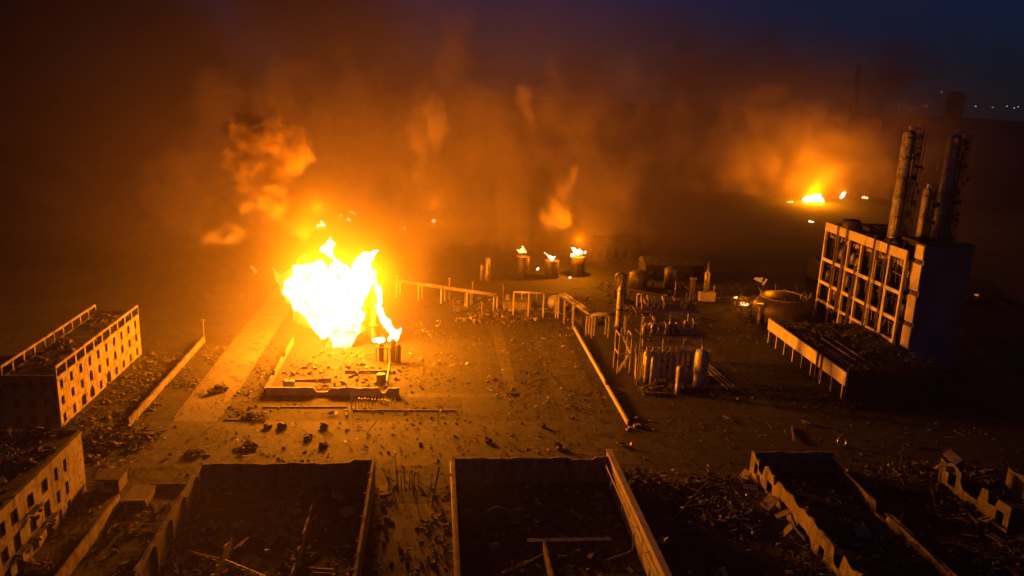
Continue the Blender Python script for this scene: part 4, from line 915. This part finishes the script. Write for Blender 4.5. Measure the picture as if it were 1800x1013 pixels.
for k, (px, py, kind) in enumerate(WRECKS):
    g = ground(px, py); rnd = random.Random(100 + k); mb = MB(); m = RUBBLE
    if kind == 'block':
        for q in range(3): chunk(mb, g + Vector((rnd.uniform(-.7, .7), rnd.uniform(-.4, .4), .4)), (rnd.uniform(.7, 1.5), rnd.uniform(.5, .9), rnd.uniform(.5, 1.1)), rnd)
    elif kind == 'heap':
        for q in range(26): chunk(mb, g + Vector((rnd.gauss(0, 1.5), rnd.gauss(0, 1.0), .2 + rnd.random() * .7)), (rnd.uniform(.3, 1.2), rnd.uniform(.3, .8), rnd.uniform(.2, .6)), rnd)
        for q in range(4): mb.bar(g + Vector((rnd.gauss(0, 1), rnd.gauss(0, .7), .1)), g + Vector((rnd.gauss(0, 2), rnd.gauss(0, 1), rnd.uniform(.6, 1.8))), .07, None, 4)
    elif kind == 'sheet_heap':
        m = SHEET
        for q in range(3): mb.mbox((rnd.uniform(1.2, 2.4), rnd.uniform(.7, 1.2), .06), Matrix.Translation(g + Vector((rnd.uniform(-.8, .8), rnd.uniform(-.3, .3), .5))) @ Matrix.Rotation(rnd.uniform(0, 3), 4, 'Z') @ Matrix.Rotation(rnd.uniform(.2, .9), 4, 'X'))
    elif kind == 'beam':
        m = PIPEM; a = rnd.uniform(-.3, .3); M = Matrix.Translation(g + Vector((0, 0, .45))) @ Matrix.Rotation(1.35 + a, 4, 'Z') @ Matrix.Rotation(.05, 4, 'Y')
        for dz in (-.2, .2): mb.mbox((9, .4, .06), M @ Matrix.Translation((0, 0, dz)))
        mb.mbox((9, .06, .34), M)
    elif kind == 'ring':
        m = PIPEM
        for q in range(12): a, b = q * math.pi / 6, (q + 1) * math.pi / 6; mb.bar(g + Vector((1.1 * math.cos(a), .3 * math.sin(a), 1.2 + 1.1 * math.sin(a))), g + Vector((1.1 * math.cos(b), .3 * math.sin(b), 1.2 + 1.1 * math.sin(b))), .2, None, 6)
        tag(mb.build('steel_ring', m), 'steel ring standing on edge behind the burst shed', 'ring'); continue
    elif kind == 'post':
        mb.bar(g, g + Vector((.3, 0, 4.4)), .13, .1, 6); mb.bar(g + Vector((.2, 0, 3.2)), g + Vector((1.2, .3, 3.6)), .07, None, 4)
        tag(mb.build('bent_post', PIPEM), 'thin bent post standing alone on the dark plain', 'post'); continue
    elif kind == 'burnt_car':
        c = thing('burnt_truck', 'burnt out pickup truck wreck stopped on the pale road', 'truck', g); R = Matrix.Translation(g) @ Matrix.Rotation(.75, 4, 'Z')
        mb.mbox((5.0, 1.9, .7), R @ Matrix.Translation((0, 0, .85))); mb.mbox((1.5, 1.8, .1), R @ Matrix.Translation((1.7, 0, 1.25)) @ Matrix.Rotation(.12, 4, 'Y')); mb.build('body', STEEL, c)
        mb = MB(); mb.quadstrip([[R @ Vector(p) for p in ((-.6, -.9, 1.21), (1.1, -.9, 1.21), (1.1, .9, 1.21), (-.6, .9, 1.21))], [R @ Vector(p) for p in ((-.3, -.75, 1.95), (.6, -.75, 1.95), (.6, .75, 1.95), (-.3, .75, 1.95))]]); mb.build('cab', CHAR, c)
        for wx in (-1.6, 1.6):
            for wy in (-.9, .9): mb = MB(); mb.bar(R @ Vector((wx, wy - .12, .4)), R @ Vector((wx, wy + .12, .4)), .4, None, 12); mb.build('wheel', CHAR, c)
        mb = MB(); mb.mbox((1.6, .9, .06), R @ Matrix.Translation((1.9, .5, 1.9)) @ Matrix.Rotation(.9, 4, 'Y')); mb.build('hood', SHEET, c); continue
    n, l, ct, gr = lab[kind]; o = tag(mb.build(n, m), l, ct, gr)
    if kind == 'heap': o['kind'] = 'stuff'

# dark works buildings and tanks beyond the plant, half lost in smoke
rnd = random.Random(52)
for k, (x, y, w_, d_, h, what) in enumerate(((92, 330, 26, 12, 7, 'long low dark warehouse beyond the reactor vessel'), (78, 372, 20, 12, 8, 'dark warehouse behind the burning tanks smoke'),
        (172, 330, 30, 14, 8, 'dark warehouse right of the frame building'), (210, 300, 24, 12, 6, 'low dark shed near the small red fire'), (230, 420, 36, 16, 9, 'wide dark warehouse before the distant bright fire'))):
    t_ = thing('warehouse', what, 'building', (x + w_ / 2, y + d_ / 2, 0))
    holed_wall('x', y, .3, x, x + w_, 0, h, [(x + 1.5 + 4 * j, x + 4 + 4 * j, 1, h * .6) for j in range(int(w_ / 4))]).build('wall', CHAR, t_)
    MB().box(x, y + .31, 0, x + .3, y + d_, h).build('wall', CHAR, t_); MB().box(x + w_ - .3, y + .31, 0, x + w_, y + d_, h).build('wall', CHAR, t_)
    mb = MB(); mb.quadstrip([[(x - .4, y - .4, h + .01), (x - .4, y + d_ + .4, h + .01), (x - .4, y + d_ / 2, h + 2.6)], [(x + w_ + .4, y - .4, h + .01), (x + w_ + .4, y + d_ + .4, h + .01), (x + w_ + .4, y + d_ / 2, h + 2.6)]]); mb.build('roof', ROOF, t_)
for x, y, r_, h, what in ((100, 318, 3, 8, 'dark upright tank beside the reactor vessel'), (86, 318, 4, 6, 'squat dark tank left of the reactor vessel'), (74, 300, 2.4, 9, 'slim dark tank behind the process frame')):
    t_ = thing('storage_tank', what, 'tank', (x, y, 0)); MB().lathe((x, y, 0), [(r_, 0), (r_, h), (r_ * .6, h + 1), (.2, h + 1.3)], 18).build('shell', STEEL, t_, True); MB().lathe((x, y, h - .5), [(r_ + .12, 0), (r_ + .12, .25)], 18).build('ring', STEEL, t_)

# ------------------------------------------------------------------ far town
TB = mat('far_block', (.16, .15, .15), (.10, .095, .09), .05, .9, 0)
tb = thing('tower_block', 'dark tower block standing on the horizon at the right', 'building', (605, 900, 0))
mb = MB(); mb.box(599, 896, 0, 612, 910, 91); mb.build('wall', TB, tb); mb = MB(); mb.box(600, 898, 91.01, 608, 906, 93.5); mb.build('roof_house', TB, tb)
mb = MB()
for z in range(6, 88, 4):
    for x in range(600, 611, 3): mb.box(x, 895.7, z, x + 1.5, 895.98, z + 1.8)
stuff(mb.build('window', FRAMEM, tb))
cs = thing('chimney', 'tall thin chimney rising into the night sky on the horizon', 'chimney', (640, 1200, 0))
mb = MB(); mb.lathe((640, 1200, 0), [(6, 0), (4.6, 60), (3.7, 131)], 16); mb.build('shaft', TB, cs, True)
for z in (100, 115, 128): MB().lathe((640, 1200, z), [(4.8, 0), (4.8, 1.0)], 16).build('gallery', TB, cs)

rnd = random.Random(66)
for k in range(26):                                 # low town blocks near the horizon
    x = rnd.uniform(-200, 1500); y = rnd.uniform(1300, 2200); w_ = rnd.uniform(20, 60); h = rnd.uniform(8, 28)
    t_ = thing('town_house', 'low dark building in the far town along the horizon', 'building', (x, y, 0), 'far town buildings')
    mb = MB(); mb.box(x, y, 0, x + w_, y + 15, h); mb.build('wall', TB, t_)
    mb = MB(); mb.quadstrip([[(x - .5, y - .5, h + .01), (x + w_ + .5, y - .5, h + .01), (x + w_ + .5, y + 15.5, h + .01), (x - .5, y + 15.5, h + .01)], [(x - .5, y + 7, h + 4), (x + w_ + .5, y + 7, h + 4), (x + w_ + .5, y + 8, h + 4), (x - .5, y + 8, h + 4)]]); mb.build('roof', TB, t_)
COOL = emit_mat('cool_lamp', (.75, .85, 1), LAMP_S); WARM = emit_mat('warm_lamp', (1, .55, .25), LAMP_S * .7)
for k, (px, py, Y, m) in enumerate(((1715, 187, 1500, COOL), (1770, 187, 1500, COOL), (1790, 188, 1600, COOL), (1783, 190, 1500, COOL), (1655, 162, 1500, WARM), (1454, 166, 1500, WARM), (1407, 174, 1500, WARM),
        (1160, 164, 1300, WARM), (1272, 169, 1400, WARM), (1245, 172, 1400, WARM), (1562, 187, 1300, WARM), (1580, 184, 1300, WARM), (1628, 187, 1300, WARM), (1745, 189, 1500, WARM))):
    p = at(px, py, Y); s = thing('street_lamp', 'tiny lit street lamp in the far town' if m is WARM else 'tiny cold white lamp on the far horizon', 'street lamp', (p.x, p.y, 0), 'warm lamps of the far town' if m is WARM else 'cold lamps of the far horizon')
    z = max(p.z, 9); mb = MB(); mb.bar((p.x, p.y + 1.2, 0), (p.x, p.y + 1.2, z), .35, .25, 6); mb.build('pole', STEEL, s)
    mb = MB(); mb.mbox((2.2, 1.6, 1.2), Matrix.Translation((p.x, p.y, z))); mb.build('lamp_head', m, s)
# ------------------------------------------------------------------ fires
def flame_mat(name, core, mid, edge, strength, scale):
    """optically thin burning gas: it adds light and hides nothing; thick parts burn white, thin edges orange"""
    m = bpy.data.materials.new(name); m.use_nodes = True; t = m.node_tree; t.nodes.clear(); N = lambda k: t.nodes.new('ShaderNode' + k); L = t.links.new
    out = N('OutputMaterial'); add = N('AddShader'); tr = N('BsdfTransparent'); em = N('Emission'); L(tr.outputs[0], add.inputs[0]); L(em.outputs[0], add.inputs[1]); L(add.outputs[0], out.inputs['Surface'])
    lw = N('LayerWeight'); lw.inputs['Blend'].default_value = .5
    n = N('TexNoise'); n.inputs['Scale'].default_value = scale; n.inputs['Detail'].default_value = 5; ge = N('NewGeometry'); L(ge.outputs['Position'], n.inputs['Vector'])
    ma = N('Math'); ma.operation = 'MULTIPLY_ADD'; ma.inputs[1].default_value = .5; L(n.outputs['Fac'], ma.inputs[0]); L(lw.outputs['Facing'], ma.inputs[2])
    sb = N('Math'); sb.operation = 'SUBTRACT'; sb.inputs[1].default_value = .25; L(ma.outputs[0], sb.inputs[0])
    r = N('ValToRGB'); e = r.color_ramp.elements; e[0].position = .28; e[0].color = (*core, 1); e[1].position = .97; e[1].color = (0, 0, 0, 1)
    a = e.new(.52); a.color = (*mid, 1); b = e.new(.78); b.color = (*edge, 1)
    L(sb.outputs[0], r.inputs['Fac']); L(r.outputs[0], em.inputs['Color']); em.inputs['Strength'].default_value = strength
    m.cycles.emission_sampling = 'NONE'
    return m
FLAME = flame_mat('white_flame', (1, .86, .66), (1, .50, .10), (.8, .16, .006), FLAME_S, .25)
FLAME2 = flame_mat('orange_flame', (1, .62, .22), (1, .33, .03), (.5, .07, .002), FLAME_S, .5)
FLAME3 = flame_mat('red_flame', (.9, .30, .05), (.6, .12, .01), (.2, .02, .001), FLAME_S * .22, .5)

FRINGE = flame_mat('orange_fringe', (.75, .20, .02), (.5, .11, .006), (.2, .03, .001), .7, .3)

def flame_mesh(blobs, Y, voxel, amp, freq, seed, depth=.8):
    """blobs given as picture position and radius on the vertical plane Y; grown together, then licked out of shape by turbulence"""
    bm = bmesh.new(); rnd = random.Random(seed); more = []
    for (a, b, r), (c, d, q) in zip(blobs, blobs[1:]):               # close the gaps between neighbours along a lick
        g = math.hypot(a - c, b - d)
        if .5 * (r + q) < g < 2.6 * (r + q) and max(r, q) < 16: more += [(a + (c - a) * f, b + (d - b) * f, (r + (q - r) * f) * .92) for f in (.33, .66)]
    blobs = list(blobs) + more
    for px, py, r in blobs:
        c = at(px, py, Y); R_ = r * c.y / 1400 * .97
        M = Matrix.Translation(c + Vector((0, rnd.uniform(-.35, .35) * R_, 0))) @ Matrix.Diagonal((R_, R_ * depth, R_, 1))
        bmesh.ops.create_icosphere(bm, subdivisions=3, radius=1.0, matrix=M)
    me = bpy.data.meshes.new('tmp'); bm.to_mesh(me); bm.free(); o = bpy.data.objects.new('tmp', me); col.objects.link(o)
    md = o.modifiers.new('r', 'REMESH'); md.mode = 'VOXEL'; md.voxel_size = voxel
    sm = o.modifiers.new('s', 'SMOOTH'); sm.factor = .5; sm.iterations = 3
    dg = bpy.context.evaluated_depsgraph_get(); me2 = bpy.data.meshes.new_from_object(o.evaluated_get(dg))
    bpy.data.objects.remove(o); bpy.data.meshes.remove(me)
    bm = bmesh.new(); bm.from_mesh(me2); bm.normal_update(); new = []
    for v in bm.verts:
        p = v.co; d = Vector((0, 0, 0)); f = freq; a_ = amp
        for _ in range(4):
            d += a_ * noise.noise_vector(Vector((p.x, p.y, p.z * .7)) * f + Vector((seed, seed * 2, seed * 3))); f *= 2.05; a_ *= .55
        k = noise.noise(p * freq * 1.4 + Vector((seed, 0, 5)))
        new.append(p + d + v.normal * k * amp * .9)
    for v, q in zip(bm.verts, new): v.co = q
    for _ in range(1): bmesh.ops.smooth_vert(bm, verts=bm.verts, factor=.4, use_axis_x=True, use_axis_y=True, use_axis_z=True)
    for f_ in bm.faces: f_.smooth = True
    bm.to_mesh(me2); bm.free(); me2.materials.clear()
    return me2
def flame_part(name, parent, blobs, Y, voxel, amp, freq, seed, m):
    me = flame_mesh(blobs, Y, voxel, amp, freq, seed); me.name = name; me.materials.append(m)
    o = bpy.data.objects.new(name, me); col.objects.link(o)
    if parent: o.parent = parent; o.matrix_parent_inverse = Matrix.Translation(parent.location).inverted()
    return o
def glow(parent, loc, power, color, radius):
    l = bpy.data.lights.new('flame_light', 'POINT'); l.energy = power; l.color = color; l.shadow_soft_size = radius
    o = bpy.data.objects.new('flame_light', l); col.objects.link(o); o.parent = parent; o.location = Vector(loc) - parent.location
    return o
F = thing('fire', 'huge white hot fire engulfing the tank in the walled yard', 'fire', (-27, 236, 0))
flame_part('main_flame', F, [(548, 512, 36), (528, 498, 24), (506, 500, 9), (522, 535, 12), (548, 560, 10), (560, 585, 8), (640, 545, 6), (580, 500, 36), (560, 480, 22), (605, 505, 30), (632, 503, 20), (618, 490, 22), (595, 535, 42), (585, 560, 34), (608, 560, 32), (602, 582, 28),
     (600, 597, 17), (588, 605, 10), (512, 512, 14), (566, 545, 30), (520, 474, 7), (540, 468, 9), (632, 520, 12), (640, 500, 9)], 236, .6, 2.1, .15, 3.1, FLAME)
flame_part('flame_fringe', F, [(548, 512, 40), (520, 498, 24), (500, 505, 12), (590, 500, 42), (560, 478, 22), (640, 500, 16), (520, 540, 14), (545, 566, 14), (600, 560, 40), (630, 548, 16), (604, 592, 20), (585, 604, 12), (498, 480, 7), (488, 470, 5),
     (548, 462, 8), (556, 450, 6), (530, 468, 8), (612, 470, 10), (640, 560, 8), (575, 462, 9)], 236.5, .6, 3.2, .13, 6.4, FRINGE)
flame_part('flame_lick', F, [(600, 478, 10), (606, 472, 7), (594, 462, 5), (585, 455, 5), (579, 446, 7), (576, 436, 9), (585, 430, 6), (568, 440, 5), (580, 420, 5)], 236, .35, 1.0, .28, 5.7, FLAME)
flame_part('flame_lick', F, [(628, 470, 8), (638, 458, 9), (650, 456, 10), (655, 443, 6), (640, 450, 7), (648, 468, 10), (656, 476, 9), (660, 490, 8), (662, 506, 7), (665, 520, 6), (667, 533, 5), (668, 546, 5), (660, 440, 4)], 240, .35, 1.1, .26, 8.3, FLAME)
flame_part('flame_lick', F, [(668, 546, 5), (672, 558, 6), (680, 568, 7), (687, 576, 8), (694, 584, 8), (700, 582, 5), (690, 597, 7), (704, 578, 3)], 225, .3, .9, .33, 2.2, FLAME)
flame_part('flame_lick', F, [(660, 598, 6), (668, 600, 7), (675, 599, 4)], 225, .3, .7, .35, 4.4, FLAME)
flame_part('flame_lick', F, [(445, 470, 5), (449, 478, 4), (441, 465, 3), (446, 484, 2)], 250, .3, .9, .4, 9.9, FLAME3)
for loc, f in (((-33, 236, 22), .42), ((-26, 234, 17), .30), ((-18, 238, 23), .25), ((-12.5, 222.5, 10), .03)): glow(F, loc, FIRE_P * f, FIRE_C, 3.0)

def small_fire(label, blobs, Y, seed, m, power=0, lift=0, voxel=None, group=None):
    c = at(blobs[0][0], blobs[0][1], Y); f = thing('fire', label, 'fire', (c.x, c.y, 0), group)
    sz = max(b[2] for b in blobs) * Y / 1400
    flame_part('flame', f, blobs, Y, voxel or max(.18, sz * .16), sz * .5, .6 / sz, seed, m)
    if power: glow(f, (c.x, c.y - 1, c.z + lift), power, FIRE_C, max(.6, sz * .5))
    return f
small_fire('second bright fire far away below the glowing smoke', [(1430, 349, 9), (1421, 351, 8), (1438, 350, 8), (1447, 352, 5), (1414, 353, 4), (1431, 343, 5)], 600, 1.3, FLAME, SMALL_P * .9, 5)
small_fire('small twin flame right of the distant bright fire', [(1483, 341, 3.6), (1479, 347, 3.4), (1486, 339, 2)], 620, 2.6, FLAME, SMALL_P * .02, 2)
small_fire('low line of flames left of the distant bright fire', [(1385, 357, 3), (1392, 356, 3), (1379, 358, 2)], 595, 3.4, FLAME2)
small_fire('faint flame on the far ground nearest the columns', [(1518, 347, 2.4), (1524, 348, 2.2)], 622, 4.5, FLAME2)
small_fire('lone flame on the field before the distant bright fire', [(1424, 390, 3), (1428, 391, 2.6)], 500, 5.2, FLAME)
small_fire('flame on top of the left small burning tank', [(917, 441, 4.4), (912, 443, 3.0), (923, 443, 2.6), (919, 435, 2.2), (909, 440, 1.6)], 329, 6.6, FLAME2, SMALL_P * .02, 2)
small_fire('curled flame on top of the lowest small burning tank', [(966, 451, 3.2), (971, 455, 3), (961, 448, 2.2), (975, 452, 1.8), (957, 445, 1.4)], 332, 7.1, FLAME, SMALL_P * .01, 1)
small_fire('largest tank top flame, above the right small burning tank', [(1016, 446, 5.2), (1009, 440, 3.6), (1023, 445, 3.2), (1007, 448, 3), (1005, 435, 2), (1029, 443, 1.8), (1018, 438, 2)], 335, 8.8, FLAME, SMALL_P * .2, 6)
small_fire('pale spark of fire low between the small burning tanks', [(945, 473, 2.6)], 322, 9.2, FLAME)
small_fire('pale spark of fire by the foot of the right burning tank', [(1002, 488, 2.4)], 325, 9.6, FLAME)
small_fire('ember fire high behind the largest fire, brightest pair', [(559, 397, 3.6), (570, 396, 3.6), (566, 389, 2)], 440, 3.7, FLAME, SMALL_P * .16, 10)
for k, (px, py, r) in enumerate(((598, 379, 2.6), (615, 372, 2.4), (622, 375, 2.4), (612, 386, 3.2))):
    small_fire('ember fire in the loose cluster high behind the largest fire', [(px, py, r), (px + 3, py + 1, r * .7)], 455, 4.2 + k, FLAME if k == 3 else FLAME2, group='ember fires behind the largest fire')
small_fire('single white ember fire between the largest fire and the tanks', [(763, 388, 3.4), (760, 389, 2.2)], 465, 1.9, FLAME, SMALL_P * .24, 10)
small_fire('dim ember fire left of the single white ember', [(711, 402, 2.0), (712, 388, 1.6)], 440, 2.9, FLAME2)
small_fire('orange fire in the wreckage beside the domed tank', [(1336, 494, 3.4), (1339, 490, 2.6), (1328, 490, 2.4), (1331, 493, 2.4), (1347, 492, 2.8), (1344, 496, 2.6), (1341, 500, 2.2)], 286, 3.3, FLAME3, SMALL_P * .02, 4)
small_fire('low fire in the wreckage left of the domed tank', [(1304, 533, 4), (1312, 536, 3.4), (1293, 523, 3.5)], 284, 4.9, FLAME2, SMALL_P * .006, 3)
small_fire('small red fire far right in the dark', [(1719, 519, 3), (1708, 517, 2)], 311, 6.1, FLAME3)
